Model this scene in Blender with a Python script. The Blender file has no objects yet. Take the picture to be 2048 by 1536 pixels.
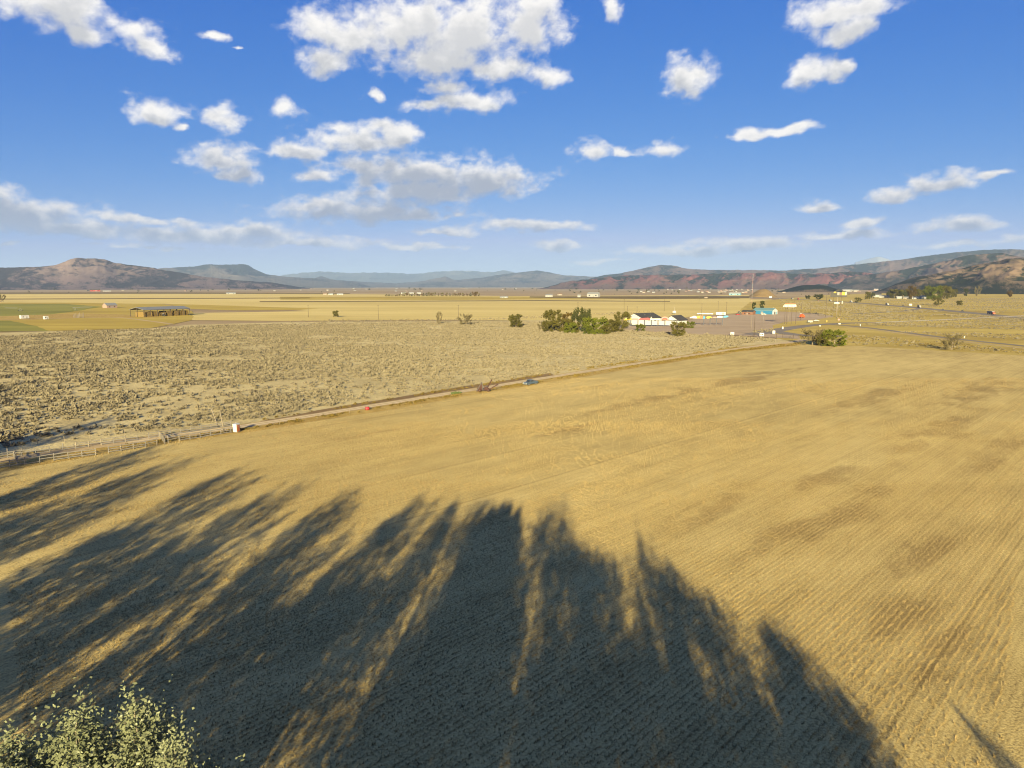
import bpy, bmesh, math, random
import numpy as np
from mathutils import Vector, Matrix

R = math.radians
scene = bpy.context.scene
COL = scene.collection
RNG = random.Random(11)

# ------------------------------------------------------------------ camera
IMG_W, IMG_H, FPX, HZ = 2048, 1536, 1365.0, 572.0
CX, CY, CAMH = 1024.0, 768.0, 35.0
PITCH = math.atan((CY - HZ) / FPX)
SP, CP = math.sin(PITCH), math.cos(PITCH)
cam_data = bpy.data.cameras.new('camera')
cam_data.sensor_width = 36.0
cam_data.lens = 36.0 * FPX / IMG_W
cam_data.clip_start = 0.5
cam_data.clip_end = 300000.0
cam = bpy.data.objects.new('camera', cam_data)
COL.objects.link(cam)
cam.location = (0, 0, CAMH)
cam.rotation_euler = (math.pi / 2 - PITCH, 0, 0)
scene.camera = cam
scene.render.resolution_x, scene.render.resolution_y = 1024, 768

scene.view_settings.view_transform = 'Standard'
scene.view_settings.look = 'None'
scene.view_settings.gamma = 1.0
scene.view_settings.use_curve_mapping = False
scene.view_settings.exposure = 1.8
scene.cycles.use_denoising = True
scene.cycles.filter_width = 1.1
scene.cycles.max_bounces = 6
scene.cycles.diffuse_bounces = 2
scene.cycles.transparent_max_bounces = 8

SHADOW_AZ, SUN_EL = R(6.9), R(14.3)      # shadows run 6.9 degrees right of the view axis


def ray(px, py):
    x, y = (px - CX) / FPX, -(py - CY) / FPX
    return Vector((x, CP + y * SP, -SP + y * CP))


def G(px, py, z=0.0):
    """ground point seen at a pixel of the photograph"""
    d = ray(px, py)
    t = (z - CAMH) / d.z
    return Vector((d.x * t, d.y * t, z))


def at_depth(px, py, Y):
    d = ray(px, py)
    return Vector((d.x, d.y, d.z)) * (Y / d.y) + Vector((0, 0, CAMH))


def m_per_px(px, py):
    g = G(px, py)
    return (g.y * CP + CAMH * SP) / FPX


def az_el(px, py):
    d = ray(px, py)
    return math.atan2(d.x, d.y), math.atan2(d.z, math.hypot(d.x, d.y))


# ------------------------------------------------------------------ node helpers
def nd(nt, typ, **kw):
    n = nt.nodes.new(typ)
    for k, v in kw.items():
        if k == 'ins':
            for kk, vv in v.items():
                n.inputs[kk].default_value = vv
        else:
            setattr(n, k, v)
    return n


def math_n(nt, op, a, b=None, c=None, clamp=False):
    n = nt.nodes.new('ShaderNodeMath')
    n.operation = op
    n.use_clamp = clamp
    for i, v in enumerate((a, b, c)):
        if v is None:
            continue
        if isinstance(v, (int, float)):
            n.inputs[i].default_value = v
        else:
            nt.links.new(v, n.inputs[i])
    return n.outputs[0]


def vmath(nt, op, a, b=None, c=None):
    n = nt.nodes.new('ShaderNodeVectorMath')
    n.operation = op
    for i, v in enumerate((a, b, c)):
        if v is None:
            continue
        if isinstance(v, (tuple, list)):
            n.inputs[i].default_value = v
        else:
            nt.links.new(v, n.inputs[i])
    return n.outputs['Value'] if op in ('LENGTH', 'DOT_PRODUCT') else n.outputs[0]


def mix_c(nt, fac, a, b, blend='MIX'):
    n = nt.nodes.new('ShaderNodeMix')
    n.data_type = 'RGBA'
    n.blend_type = blend
    for sock, v in ((n.inputs[0], fac), (n.inputs[6], a), (n.inputs[7], b)):
        if isinstance(v, (int, float)):
            sock.default_value = v
        elif isinstance(v, (tuple, list)):
            sock.default_value = (*v[:3], 1.0)
        else:
            nt.links.new(v, sock)
    return n.outputs[2]


def smooth(nt, v, lo, hi):
    n = nt.nodes.new('ShaderNodeMapRange')
    n.interpolation_type = 'SMOOTHSTEP'
    nt.links.new(v, n.inputs[0])
    n.inputs[1].default_value, n.inputs[2].default_value = lo, hi
    n.inputs[3].default_value, n.inputs[4].default_value = 0.0, 1.0
    return n.outputs[0]


def noise(nt, vec, scale, detail=4.0, rough=0.55, dist=0.0, out='Fac'):
    n = nt.nodes.new('ShaderNodeTexNoise')
    n.inputs['Scale'].default_value = scale
    n.inputs['Detail'].default_value = detail
    n.inputs['Roughness'].default_value = rough
    n.inputs['Distortion'].default_value = dist
    if vec is not None:
        nt.links.new(vec, n.inputs['Vector'])
    return n.outputs[out]


# ------------------------------------------------------------------ sky
# clouds: (centre px, centre py, half width, half height) seen in the sky of the photograph, turned into azimuth / elevation
CLOUDS = [
    (95, 5, 150, 52), (175, 68, 52, 34), (290, 64, 52, 30), (302, 94, 44, 26), (425, 70, 46, 12), (480, 98, 22, 5),
    (700, 70, 110, 62), (820, 50, 150, 75), (640, 125, 60, 32), (930, 70, 130, 85), (880, 125, 120, 38), (1070, 40, 60, 85),
    (1010, 135, 90, 30), (1095, 150, 45, 26), (890, 172, 55, 22), (930, 202, 92, 26), (850, 212, 40, 16),
    (298, 224, 58, 34), (440, 232, 44, 30), (577, 224, 32, 20), (357, 259, 18, 11), (757, 190, 20, 14),
    (450, 322, 80, 34), (430, 295, 42, 22), (490, 350, 60, 22),
    (690, 282, 110, 30), (600, 303, 60, 24), (790, 268, 52, 32), (690, 258, 50, 16),
    (850, 352, 200, 44), (960, 366, 108, 46), (760, 334, 110, 26), (628, 352, 30, 19), (860, 388, 130, 28),
    (740, 424, 190, 34), (640, 412, 90, 22), (820, 432, 95, 20),
    (1060, 455, 125, 15), (890, 468, 70, 10), (1117, 490, 50, 12), (910, 432, 20, 5),
    (1232, 10, 26, 46), (1375, 152, 48, 52), (1700, 15, 115, 42), (1690, 62, 70, 30), (1620, 152, 62, 36), (1680, 132, 30, 16),
    (1500, 268, 50, 14), (1575, 260, 70, 12), (1178, 307, 38, 25), (1320, 300, 46, 24), (1240, 308, 24, 14),
    (1800, 390, 75, 22), (1885, 368, 80, 24), (1985, 354, 55, 10), (1640, 416, 50, 16), (1718, 446, 32, 16),
    (1920, 448, 98, 18), (1690, 470, 120, 12), (1510, 488, 120, 18), (1370, 503, 130, 13), (2040, 476, 50, 12), (1900, 492, 130, 9),
    (10, 385, 65, 20), (50, 430, 165, 40), (150, 458, 130, 24), (270, 440, 150, 11), (340, 472, 220, 22), (490, 466, 125, 22),
    (600, 486, 170, 13), (300, 494, 150, 5), (840, 496, 120, 7), (1195, 526, 55, 8), (0, 488, 30, 6),
]


def build_world():
    w = bpy.data.worlds.new('World')
    scene.world = w
    w.use_nodes = True
    nt = w.node_tree
    nt.nodes.clear()
    out = nd(nt, 'ShaderNodeOutputWorld')
    bg = nd(nt, 'ShaderNodeBackground')
    bg.inputs['Strength'].default_value = SKY_STRENGTH
    sky = nd(nt, 'ShaderNodeTexSky', sky_type='NISHITA')
    sky.sun_disc = False
    sky.sun_elevation = SUN_EL
    sky.sun_rotation = math.pi + SHADOW_AZ
    sky.altitude = 1700.0
    sky.air_density, sky.dust_density, sky.ozone_density = SKY_AIR
    # the camera's saturated rendering of the blue, the same over the whole sky
    ssep = nd(nt, 'ShaderNodeSeparateColor')
    nt.links.new(sky.outputs[0], ssep.inputs[0])
    scomb = nd(nt, 'ShaderNodeCombineColor')
    ch = []
    for ci, (gain, gam) in enumerate(SKY_GRADE):
        v = math_n(nt, 'MULTIPLY', ssep.outputs[ci], 0.1516)
        v = math_n(nt, 'MULTIPLY', math_n(nt, 'POWER', v, gam), gain / 0.1516)
        ch.append(math_n(nt, 'MINIMUM', v, ssep.outputs[ci]))
    ch[0] = math_n(nt, 'MINIMUM', ch[0], math_n(nt, 'MULTIPLY', ch[1], 0.78))
    for ci in range(3):
        nt.links.new(ch[ci], scomb.inputs[ci])
    # unseen cloud outside the view, added to whiten and tint the shadow fill
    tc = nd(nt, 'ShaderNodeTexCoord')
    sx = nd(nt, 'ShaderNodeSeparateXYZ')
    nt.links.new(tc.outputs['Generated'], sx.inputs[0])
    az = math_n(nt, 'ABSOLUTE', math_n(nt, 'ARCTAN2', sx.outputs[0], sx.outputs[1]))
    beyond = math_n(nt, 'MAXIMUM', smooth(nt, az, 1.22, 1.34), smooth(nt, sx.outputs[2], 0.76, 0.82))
    fill_cloud = smooth(nt, noise(nt, tc.outputs['Generated'], 4.2, 6.0, 0.58), 0.545, 0.66)
    fill_cloud = math_n(nt, 'MULTIPLY', math_n(nt, 'MULTIPLY', fill_cloud, beyond), smooth(nt, sx.outputs[2], 0.0, 0.12))
    skyc = mix_c(nt, fill_cloud, scomb.outputs[0], (3.2, 2.9, 3.5))
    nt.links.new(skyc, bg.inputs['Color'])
    nt.links.new(bg.outputs[0], out.inputs[0])


SKY_STRENGTH = 0.05
SKY_AIR = (1.0, 0.6, 2.0)
SKY_GRADE = ((0.43, 1.80), (0.362, 0.90), (0.63, 0.35))
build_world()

sun_data = bpy.data.lights.new('sun', 'SUN')
sun_data.energy = 5.0
sun_data.angle = R(0.53)
sun_data.color = (1.0, 0.83, 0.44)
sun = bpy.data.objects.new('sun', sun_data)
COL.objects.link(sun)
_d = Vector((math.sin(SHADOW_AZ) * math.cos(SUN_EL), math.cos(SHADOW_AZ) * math.cos(SUN_EL), -math.sin(SUN_EL)))
sun.rotation_euler = _d.to_track_quat('-Z', 'Y').to_euler()
sun.location = (0, -60, 120)


# ------------------------------------------------------------------ mesh helpers
class MB:
    def __init__(self):
        self.v, self.f = [], []

    def add(self, vs, fs):
        o = len(self.v)
        self.v += [tuple(p) for p in vs]
        self.f += [tuple(i + o for i in f) for f in fs]
        return self

    def box(self, cx, cy, cz, sx, sy, sz, rz=0.0, taper=1.0):
        """box centred in x,y with its base at cz"""
        c, s = math.cos(rz), math.sin(rz)
        vs = []
        for z, k in ((cz, 1.0), (cz + sz, taper)):
            for (x, y) in ((-1, -1), (1, -1), (1, 1), (-1, 1)):
                xx, yy = x * sx / 2 * k, y * sy / 2 * k
                vs.append((cx + xx * c - yy * s, cy + xx * s + yy * c, z))
        return self.add(vs, [(3, 2, 1, 0), (4, 5, 6, 7), (0, 1, 5, 4), (1, 2, 6, 5), (2, 3, 7, 6), (3, 0, 4, 7)])

    def tube(self, p0, p1, r0, r1=None, n=6):
        r1 = r0 if r1 is None else r1
        p0, p1 = Vector(p0), Vector(p1)
        ax = (p1 - p0).normalized()
        u = ax.cross(Vector((0, 0, 1)) if abs(ax.z) < 0.9 else Vector((1, 0, 0))).normalized()
        w = ax.cross(u)
        vs = []
        for p, r in ((p0, r0), (p1, r1)):
            for i in range(n):
                a = 2 * math.pi * i / n
                vs.append(p + u * (r * math.cos(a)) + w * (r * math.sin(a)))
        fs = [(i, (i + 1) % n, n + (i + 1) % n, n + i) for i in range(n)]
        fs += [tuple(reversed(range(n))), tuple(range(n, 2 * n))]
        return self.add(vs, fs)

    def beam(self, p0, p1, w, h):
        """rectangular bar from p0 to p1"""
        p0, p1 = Vector(p0), Vector(p1)
        ax = (p1 - p0).normalized()
        u = ax.cross(Vector((0, 0, 1)) if abs(ax.z) < 0.95 else Vector((0, 1, 0))).normalized()
        q = u.cross(ax)
        vs = []
        for p in (p0, p1):
            for (a, b) in ((-1, -1), (1, -1), (1, 1), (-1, 1)):
                vs.append(p + u * (a * w / 2) + q * (b * h / 2))
        return self.add(vs, [(3, 2, 1, 0), (4, 5, 6, 7), (0, 1, 5, 4), (1, 2, 6, 5), (2, 3, 7, 6), (3, 0, 4, 7)])

    def prism_y(self, poly, y0, y1):
        """polygon in x,z pulled along y"""
        n = len(poly)
        vs = [(x, y0, z) for x, z in poly] + [(x, y1, z) for x, z in poly]
        fs = [tuple(range(n)), tuple(reversed(range(n, 2 * n)))]
        fs += [(i, n + i, n + (i + 1) % n, (i + 1) % n) for i in range(n)]
        return self.add(vs, fs)

    def prism_x(self, poly, x0, x1):
        """polygon in y,z pulled along x"""
        n = len(poly)
        vs = [(x0, y, z) for y, z in poly] + [(x1, y, z) for y, z in poly]
        fs = [tuple(reversed(range(n))), tuple(range(n, 2 * n))]
        fs += [(i, (i + 1) % n, n + (i + 1) % n, n + i) for i in range(n)]
        return self.add(vs, fs)

    def mesh(self, name, mat, smooth_it=False):
        me = bpy.data.meshes.new(name)
        me.from_pydata(self.v, [], self.f)
        bm = bmesh.new()
        bm.from_mesh(me)
        bmesh.ops.recalc_face_normals(bm, faces=bm.faces)
        bm.to_mesh(me)
        bm.free()
        me.materials.append(mat)
        if smooth_it:
            me.polygons.foreach_set('use_smooth', [True] * len(me.polygons))
        me.update()
        return me

    def build(self, name, mat, parent=None, smooth_it=False):
        return link(name, self.mesh(name, mat, smooth_it), parent)


def link(name, me, parent=None):
    o = bpy.data.objects.new(name, me)
    COL.objects.link(o)
    if parent is not None:
        o.parent = parent
    return o


def np_mesh(name, verts, faces, mat, smooth_it=False):
    """quick mesh from numpy arrays; faces is an (n,k) index array"""
    me = bpy.data.meshes.new(name)
    nv, (nf, k) = len(verts), faces.shape
    me.vertices.add(nv)
    me.vertices.foreach_set('co', np.asarray(verts, np.float32).ravel())
    me.loops.add(nf * k)
    me.loops.foreach_set('vertex_index', np.asarray(faces, np.int32).ravel())
    me.polygons.add(nf)
    me.polygons.foreach_set('loop_start', np.arange(0, nf * k, k, dtype=np.int32))
    me.polygons.foreach_set('loop_total', np.full(nf, k, dtype=np.int32))
    if smooth_it:
        me.polygons.foreach_set('use_smooth', np.ones(nf, dtype=bool))
    me.update(calc_edges=True)
    me.validate()
    me.materials.append(mat)
    return me


def tag(o, label, cat, group=None):
    o['label'] = label
    o['category'] = cat
    if group:
        o['group'] = group
    return o


def thing(name, label, cat, loc=(0, 0, 0), rz=0.0, group=None, scale=1.0):
    o = bpy.data.objects.new(name, None)
    o.empty_display_size = 0.5
    COL.objects.link(o)
    o.location = loc
    o.rotation_euler = (0, 0, rz)
    o.scale = (scale,) * 3
    return tag(o, label, cat, group)


def structure(o):
    o['kind'] = 'structure'
    return o


def dup(root, label, loc, rz, scale=None, group=None):
    r = root.copy()
    COL.objects.link(r)
    r.location = loc
    r.rotation_euler = (0, 0, rz)
    if scale is not None:
        r.scale = scale if isinstance(scale, (tuple, list)) else (scale,) * 3
    r['label'] = label
    if group:
        r['group'] = group
    for ch in root.children:
        c = ch.copy()
        COL.objects.link(c)
        c.parent = r
        for g in ch.children:
            s = g.copy()
            COL.objects.link(s)
            s.parent = c
    return r


def facing(p, theta=0.0):
    """rotation that turns a thing's front (local -Y) to the camera, then by theta degrees"""
    return math.atan2(-p[1], -p[0]) + math.pi / 2 + R(theta)


# numpy value noise
def _hash(ix, iy, seed):
    n = (ix.astype(np.int64) * 374761393 + iy.astype(np.int64) * 668265263 + seed * 974711) & 0x7fffffff
    n = ((n ^ (n >> 13)) * 1274126177) & 0x7fffffff
    return ((n ^ (n >> 16)) & 0xffff) / 65535.0


def vnoise(x, y, seed=0):
    x, y = np.asarray(x, float), np.asarray(y, float)
    ix, iy = np.floor(x), np.floor(y)
    fx, fy = x - ix, y - iy
    fx, fy = fx * fx * (3 - 2 * fx), fy * fy * (3 - 2 * fy)
    a, b = _hash(ix, iy, seed), _hash(ix + 1, iy, seed)
    c, d = _hash(ix, iy + 1, seed), _hash(ix + 1, iy + 1, seed)
    return (a * (1 - fx) + b * fx) * (1 - fy) + (c * (1 - fx) + d * fx) * fy


def fbm(x, y, seed=0, octv=5, gain=0.5):
    t, amp, tot = 0.0, 1.0, 0.0
    for i in range(octv):
        t = t + amp * vnoise(x * 2 ** i, y * 2 ** i, seed + i * 17)
        tot += amp
        amp *= gain
    return t / tot


def ridged(x, y, seed=0, octv=5):
    t, amp, tot = 0.0, 1.0, 0.0
    for i in range(octv):
        t = t + amp * (1 - np.abs(2 * vnoise(x * 2 ** i, y * 2 ** i, seed + i * 31) - 1))
        tot += amp
        amp *= 0.5
    return t / tot


# ------------------------------------------------------------------ materials
MATS = {}


def mat(name, col, rough=0.8, metal=0.0, var=0.12, scale=2.0, bump=0.0, emit=None):
    """plain object material with a little wear in colour"""
    if name in MATS:
        return MATS[name]
    m = bpy.data.materials.new(name)
    m.use_nodes = True
    nt = m.node_tree
    b = nt.nodes['Principled BSDF']
    b.inputs['Roughness'].default_value = rough
    b.inputs['Metallic'].default_value = metal
    tc = nd(nt, 'ShaderNodeTexCoord')
    f = noise(nt, tc.outputs['Object'], scale, 5.0, 0.6)
    k = math_n(nt, 'MULTIPLY_ADD', f, 2.0 * var, 1.0 - var)
    vm = nt.nodes.new('ShaderNodeVectorMath')
    vm.operation = 'SCALE'
    vm.inputs[0].default_value = col[:3]
    nt.links.new(k, vm.inputs['Scale'])
    nt.links.new(vm.outputs[0], b.inputs['Base Color'])
    if bump:
        bp = nd(nt, 'ShaderNodeBump', ins={'Strength': bump, 'Distance': 0.05})
        nt.links.new(noise(nt, tc.outputs['Object'], scale * 8, 4.0), bp.inputs['Height'])
        nt.links.new(bp.outputs[0], b.inputs['Normal'])
    MATS[name] = m
    return m


def ground_mat(name, stops, big=0.01, mid=0.15, fine=3.0, weights=(0.5, 0.3, 0.2), rot=0.0, stretch=1.0, bump=0.0, bdist=0.1,
               rows=None, stripe=None, fade=0.45, patches=None, spots=None):
    """soil / crop surface: three scales of noise through a colour ramp; rows = (spacing m, depth) run along rot"""
    m = bpy.data.materials.new(name)
    m.use_nodes = True
    nt = m.node_tree
    b = nt.nodes['Principled BSDF']
    b.inputs['Roughness'].default_value = 0.95
    b.inputs['Specular IOR Level'].default_value = 0.15
    tc = nd(nt, 'ShaderNodeTexCoord')
    mp = nd(nt, 'ShaderNodeMapping', vector_type='POINT')
    mp.inputs['Rotation'].default_value = (0, 0, rot)
    nt.links.new(tc.outputs['Object'], mp.inputs['Vector'])
    V = mp.outputs[0]                                   # x runs along the rows
    VS = vmath(nt, 'MULTIPLY', V, (1.0 / stretch, 1.0, 1.0))
    n1 = noise(nt, VS, big, 5.0, 0.6)
    n2 = noise(nt, VS, mid, 5.0, 0.62)
    n3 = noise(nt, V, fine, 4.0, 0.65)
    t = math_n(nt, 'MULTIPLY', n1, weights[0])
    t = math_n(nt, 'MULTIPLY_ADD', n2, weights[1], t)
    t = math_n(nt, 'MULTIPLY_ADD', n3, weights[2], t)
    t = math_n(nt, 'MULTIPLY_ADD', math_n(nt, 'SUBTRACT', t, 0.5 * sum(weights)), 2.2, 0.5)
    h = n3
    if rows:
        sp, dep = rows
        sx = nd(nt, 'ShaderNodeSeparateXYZ')
        nt.links.new(V, sx.inputs[0])
        wob = math_n(nt, 'MULTIPLY_ADD', math_n(nt, 'SUBTRACT', n2, 0.5), 0.10, sx.outputs[1])
        wv = math_n(nt, 'SINE', math_n(nt, 'MULTIPLY', wob, 2 * math.pi / sp))
        # rows stand out in some passes of the drill and fade in others
        ln = nd(nt, 'ShaderNodeTexNoise', noise_dimensions='1D', ins={'Scale': 0.9, 'Detail': 4.0})
        nt.links.new(sx.outputs[1], ln.inputs['W'])
        band = math_n(nt, 'SUBTRACT', ln.outputs['Fac'], 0.5)
        wv2 = math_n(nt, 'MULTIPLY', wv, math_n(nt, 'MULTIPLY_ADD', n1, 1.6, -0.25, clamp=True))
        t = math_n(nt, 'MULTIPLY_ADD', wv2, dep, t)
        t = math_n(nt, 'MULTIPLY_ADD', band, dep * 3.2, t)
        ln2 = nd(nt, 'ShaderNodeTexNoise', noise_dimensions='1D', ins={'Scale': 1.1, 'Detail': 2.0})
        nt.links.new(sx.outputs[1], ln2.inputs['W'])
        track = smooth(nt, ln2.outputs['Fac'], 0.64, 0.72)
        t = math_n(nt, 'MULTIPLY_ADD', track, -1.2 * dep, t)
        h = math_n(nt, 'MULTIPLY_ADD', wv2, 0.10, n3)
    if stripe:
        # wheel tracks: (centre offset across, half width, colour amount) across the rows direction
        sx = nd(nt, 'ShaderNodeSeparateXYZ')
        nt.links.new(V, sx.inputs[0])
        for off, hw, amt in stripe:
            q = math_n(nt, 'ABSOLUTE', math_n(nt, 'SUBTRACT', math_n(nt, 'MULTIPLY_ADD', n2, 0.8, sx.outputs[1]), off + 0.4))
            t = math_n(nt, 'MULTIPLY_ADD', smooth(nt, q, hw * 1.4, hw * 0.5), amt, t)
    ramp = nd(nt, 'ShaderNodeValToRGB')
    cr = ramp.color_ramp
    while len(cr.elements) > 1:
        cr.elements.remove(cr.elements[-1])
    for i, (p, c) in enumerate(stops):
        e = cr.elements[0] if i == 0 else cr.elements.new(p)
        e.position = p
        e.color = (*c, 1.0)
    nt.links.new(t, ramp.inputs[0])
    colr = ramp.outputs[0]
    if patches:
        pcol, lo, hi, amt = patches
        pn = noise(nt, VS, big * 2.3, 6.0, 0.65, 0.6)
        colr = mix_c(nt, math_n(nt, 'MULTIPLY', smooth(nt, pn, lo, hi), amt), colr, pcol)
    if spots:
        # stained patches of the crop, each with its own place and ragged outline
        scol, lst, amt = spots
        acc = None
        for (sx0, sy0, ra, rb) in lst:
            q = vmath(nt, 'SUBTRACT', tc.outputs['Object'], (sx0, sy0, 0.0))
            rr = nd(nt, 'ShaderNodeVectorRotate', rotation_type='Z_AXIS')
            rr.inputs['Angle'].default_value = rot
            nt.links.new(q, rr.inputs['Vector'])
            ln_ = vmath(nt, 'LENGTH', vmath(nt, 'MULTIPLY', rr.outputs[0], (1.0 / ra, 1.0 / rb, 0.0)))
            acc = ln_ if acc is None else math_n(nt, 'MINIMUM', acc, ln_)
        pn = noise(nt, VS, mid * 1.0, 7.0, 0.72, 0.5)
        acc = math_n(nt, 'MULTIPLY_ADD', math_n(nt, 'SUBTRACT', pn, 0.5), 5.0, acc)
        colr = mix_c(nt, math_n(nt, 'MULTIPLY', smooth(nt, acc, 1.25, 0.2), amt), colr, scol)
    nt.links.new(colr, b.inputs['Base Color'])
    if bump:
        bp = nd(nt, 'ShaderNodeBump', ins={'Strength': bump, 'Distance': bdist})
        nt.links.new(h, bp.inputs['Height'])
        nt.links.new(bp.outputs[0], b.inputs['Normal'])
    MATS[name] = m
    return m


def foliage_mat(name, dark, light, tip=None, scale=0.6, trans=0.25):
    m = bpy.data.materials.new(name)
    m.use_nodes = True
    nt = m.node_tree
    nt.nodes.clear()
    out = nd(nt, 'ShaderNodeOutputMaterial')
    tc = nd(nt, 'ShaderNodeTexCoord')
    oi = nd(nt, 'ShaderNodeObjectInfo')
    f = noise(nt, tc.outputs['Object'], scale, 3.0, 0.6)
    f2 = noise(nt, tc.outputs['Object'], scale * 9, 2.0, 0.6)
    t = math_n(nt, 'MULTIPLY_ADD', f2, 0.8, math_n(nt, 'MULTIPLY_ADD', f, 1.2, -0.5))
    t = math_n(nt, 'ADD', t, math_n(nt, 'MULTIPLY_ADD', oi.outputs['Random'], 0.3, -0.15), clamp=True)
    c = mix_c(nt, t, dark, light)
    if tip:
        c = mix_c(nt, smooth(nt, f2, 0.60, 0.72), c, tip)
    df = nd(nt, 'ShaderNodeBsdfDiffuse', ins={'Roughness': 0.6})
    tr = nd(nt, 'ShaderNodeBsdfTranslucent')
    nt.links.new(c, df.inputs[0])
    nt.links.new(c, tr.inputs[0])
    ms = nd(nt, 'ShaderNodeMixShader', ins={0: trans})
    nt.links.new(df.outputs[0], ms.inputs[1])
    nt.links.new(tr.outputs[0], ms.inputs[2])
    nt.links.new(ms.outputs[0], out.inputs[0])
    MATS[name] = m
    return m


# ------------------------------------------------------------------ the cloud layer of the sky
def build_clouds():
    """far dome of broken cumulus outside the haze; cover and shaded bases are worked out per vertex, fine billows in the shader"""
    na, ne = 760, 270
    az = np.radians(np.linspace(-76, 76, na))
    el = np.radians(np.linspace(0.0, 53, ne))
    A, E = np.meshgrid(az, el, indexing='ij')
    st = np.maximum(2.4 - 2.0 * E, 1.2)
    QA, QE = A, E * st
    wa = (fbm(QA * 26, QE * 26, 3, 4) - 0.5) * 0.046
    we = (fbm(QA * 26 + 9, QE * 26, 4, 4) - 0.5) * 0.020
    PA, PE = A + wa, E + we
    D = np.full(A.shape, 9.0)
    for (cx, cy, rx, ry) in CLOUDS:
        a0, e0 = az_el(cx, cy)
        a1, _ = az_el(cx + rx, cy)
        _, e1 = az_el(cx, cy - ry)
        dx, dy = (PA - a0) / abs(a1 - a0), (PE - e0) / abs(e1 - e0)
        dy = np.where(dy < 0, dy * (1.15 if cy < 300 else 1.45), dy)
        d = np.sqrt(dx * dx + dy * dy)
        h = np.maximum(0.20 - np.abs(D - d), 0) / 0.20
        D = np.minimum(D, d) - h * h * 0.20 * 0.25
    m = 1.10 - D + (fbm(QA * 44, QE * 44, 8, 6, 0.6) - 0.5) * 1.15
    # other clouds of the same kind beside and above the part in view
    out = np.clip((np.abs(A) - 0.72) / 0.2, 0, 1)
    out = np.maximum(out, np.clip((E - 0.47) / 0.15, 0, 1))
    g = (fbm(QA * 6, QE * 7, 21, 6, 0.55) - 0.56) * 6.0
    m = np.maximum(m, g * out - (1 - out) * 3.0)
    edge = np.clip((R(76) - np.abs(A)) / 0.08, 0, 1) * np.clip((R(53) - E) / 0.06, 0, 1)
    m = m * edge - (1 - edge)
    # cloud standing above a point shades it: mean cover over the next 3 degrees upward
    th = np.clip(m, 0, 1.2)
    c = np.concatenate([np.zeros((na, 1)), np.cumsum(th, 1)], 1)
    def above(k):
        hi = np.minimum(np.arange(ne) + k, ne)
        return (c[:, hi] - c[:, :ne]) / k
    lowf = np.clip((0.24 - E) / 0.10, 0, 1)
    depth = np.clip(np.maximum(0.5 * above(8) + 0.7 * above(18), lowf * 1.25 * above(6)), 0, 2)
    rad = 95000.0
    verts = np.stack([rad * np.cos(E) * np.sin(A), rad * np.cos(E) * np.cos(A), CAMH + rad * np.sin(E)], -1).reshape(-1, 3)
    i, j = np.meshgrid(np.arange(na - 1), np.arange(ne - 1), indexing='ij')
    q = (i * ne + j).ravel()
    faces = np.stack([q, q + 1, q + ne + 1, q + ne], -1)
    # leave out the cloudless faces
    mm = m.ravel()
    keep = mm[faces].max(1) > -0.5
    mt = bpy.data.materials.new('cloud')
    mt.use_nodes = True
    nt = mt.node_tree
    nt.nodes.clear()
    o = nd(nt, 'ShaderNodeOutputMaterial')
    cov = nd(nt, 'ShaderNodeAttribute', attribute_name='cover').outputs['Fac']
    shd = nd(nt, 'ShaderNodeAttribute', attribute_name='depth_above').outputs['Fac']
    lowa = nd(nt, 'ShaderNodeAttribute', attribute_name='elevation').outputs['Fac']
    tc = nd(nt, 'ShaderNodeTexCoord')
    v = vmath(nt, 'MULTIPLY', tc.outputs['Object'], (1 / 95000., 1 / 95000., 1.5 / 95000.))
    n1 = noise(nt, v, 75.0, 7.0, 0.6, 0.3)
    n2 = noise(nt, v, 42.0, 6.0, 0.58, 0.2)
    mfin = math_n(nt, 'MULTIPLY_ADD', math_n(nt, 'SUBTRACT', n1, 0.5), 0.9, cov)
    alpha = smooth(nt, mfin, -0.12, 0.76)
    low = smooth(nt, lowa, 0.26, 0.06)
    s = math_n(nt, 'MULTIPLY_ADD', math_n(nt, 'SUBTRACT', n2, 0.5), -1.3, shd)
    shade = smooth(nt, s, 0.06, 0.92)
    base = mix_c(nt, low, CLOUD_BASE_HI, CLOUD_BASE_LO)
    top = mix_c(nt, low, CLOUD_TOP, CLOUD_TOP_LO)
    ccol = mix_c(nt, math_n(nt, 'MULTIPLY', shade, math_n(nt, 'MULTIPLY_ADD', smooth(nt, lowa, 0.36, 0.22), 0.42, 0.52)), top, base)
    em = nd(nt, 'ShaderNodeEmission', ins={'Strength': CLOUD_STRENGTH})
    nt.links.new(ccol, em.inputs[0])
    tr = nd(nt, 'ShaderNodeBsdfTransparent')
    ms = nd(nt, 'ShaderNodeMixShader')
    fade = math_n(nt, 'MULTIPLY', alpha, math_n(nt, 'MULTIPLY_ADD', smooth(nt, lowa, 0.0, 0.10), 0.42, 0.55))
    nt.links.new(fade, ms.inputs[0])
    nt.links.new(tr.outputs[0], ms.inputs[1])
    nt.links.new(em.outputs[0], ms.inputs[2])
    nt.links.new(ms.outputs[0], o.inputs[0])
    mt.cycles.emission_sampling = 'NONE'
    me = np_mesh('sky', verts, faces[keep], mt, True)
    for nm, arr in (('cover', m), ('depth_above', depth), ('elevation', E)):
        at = me.attributes.new(nm, 'FLOAT', 'POINT')
        at.data.foreach_set('value', arr.ravel().astype(np.float32))
    return structure(link('sky', me))


CLOUD_STRENGTH = 1.0
CLOUD_TOP = (.305, .295, .28)
CLOUD_TOP_LO = (.25, .24, .235)
CLOUD_BASE_HI = (.135, .14, .15)
CLOUD_BASE_LO = (.088, .103, .14)
build_clouds()

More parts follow.
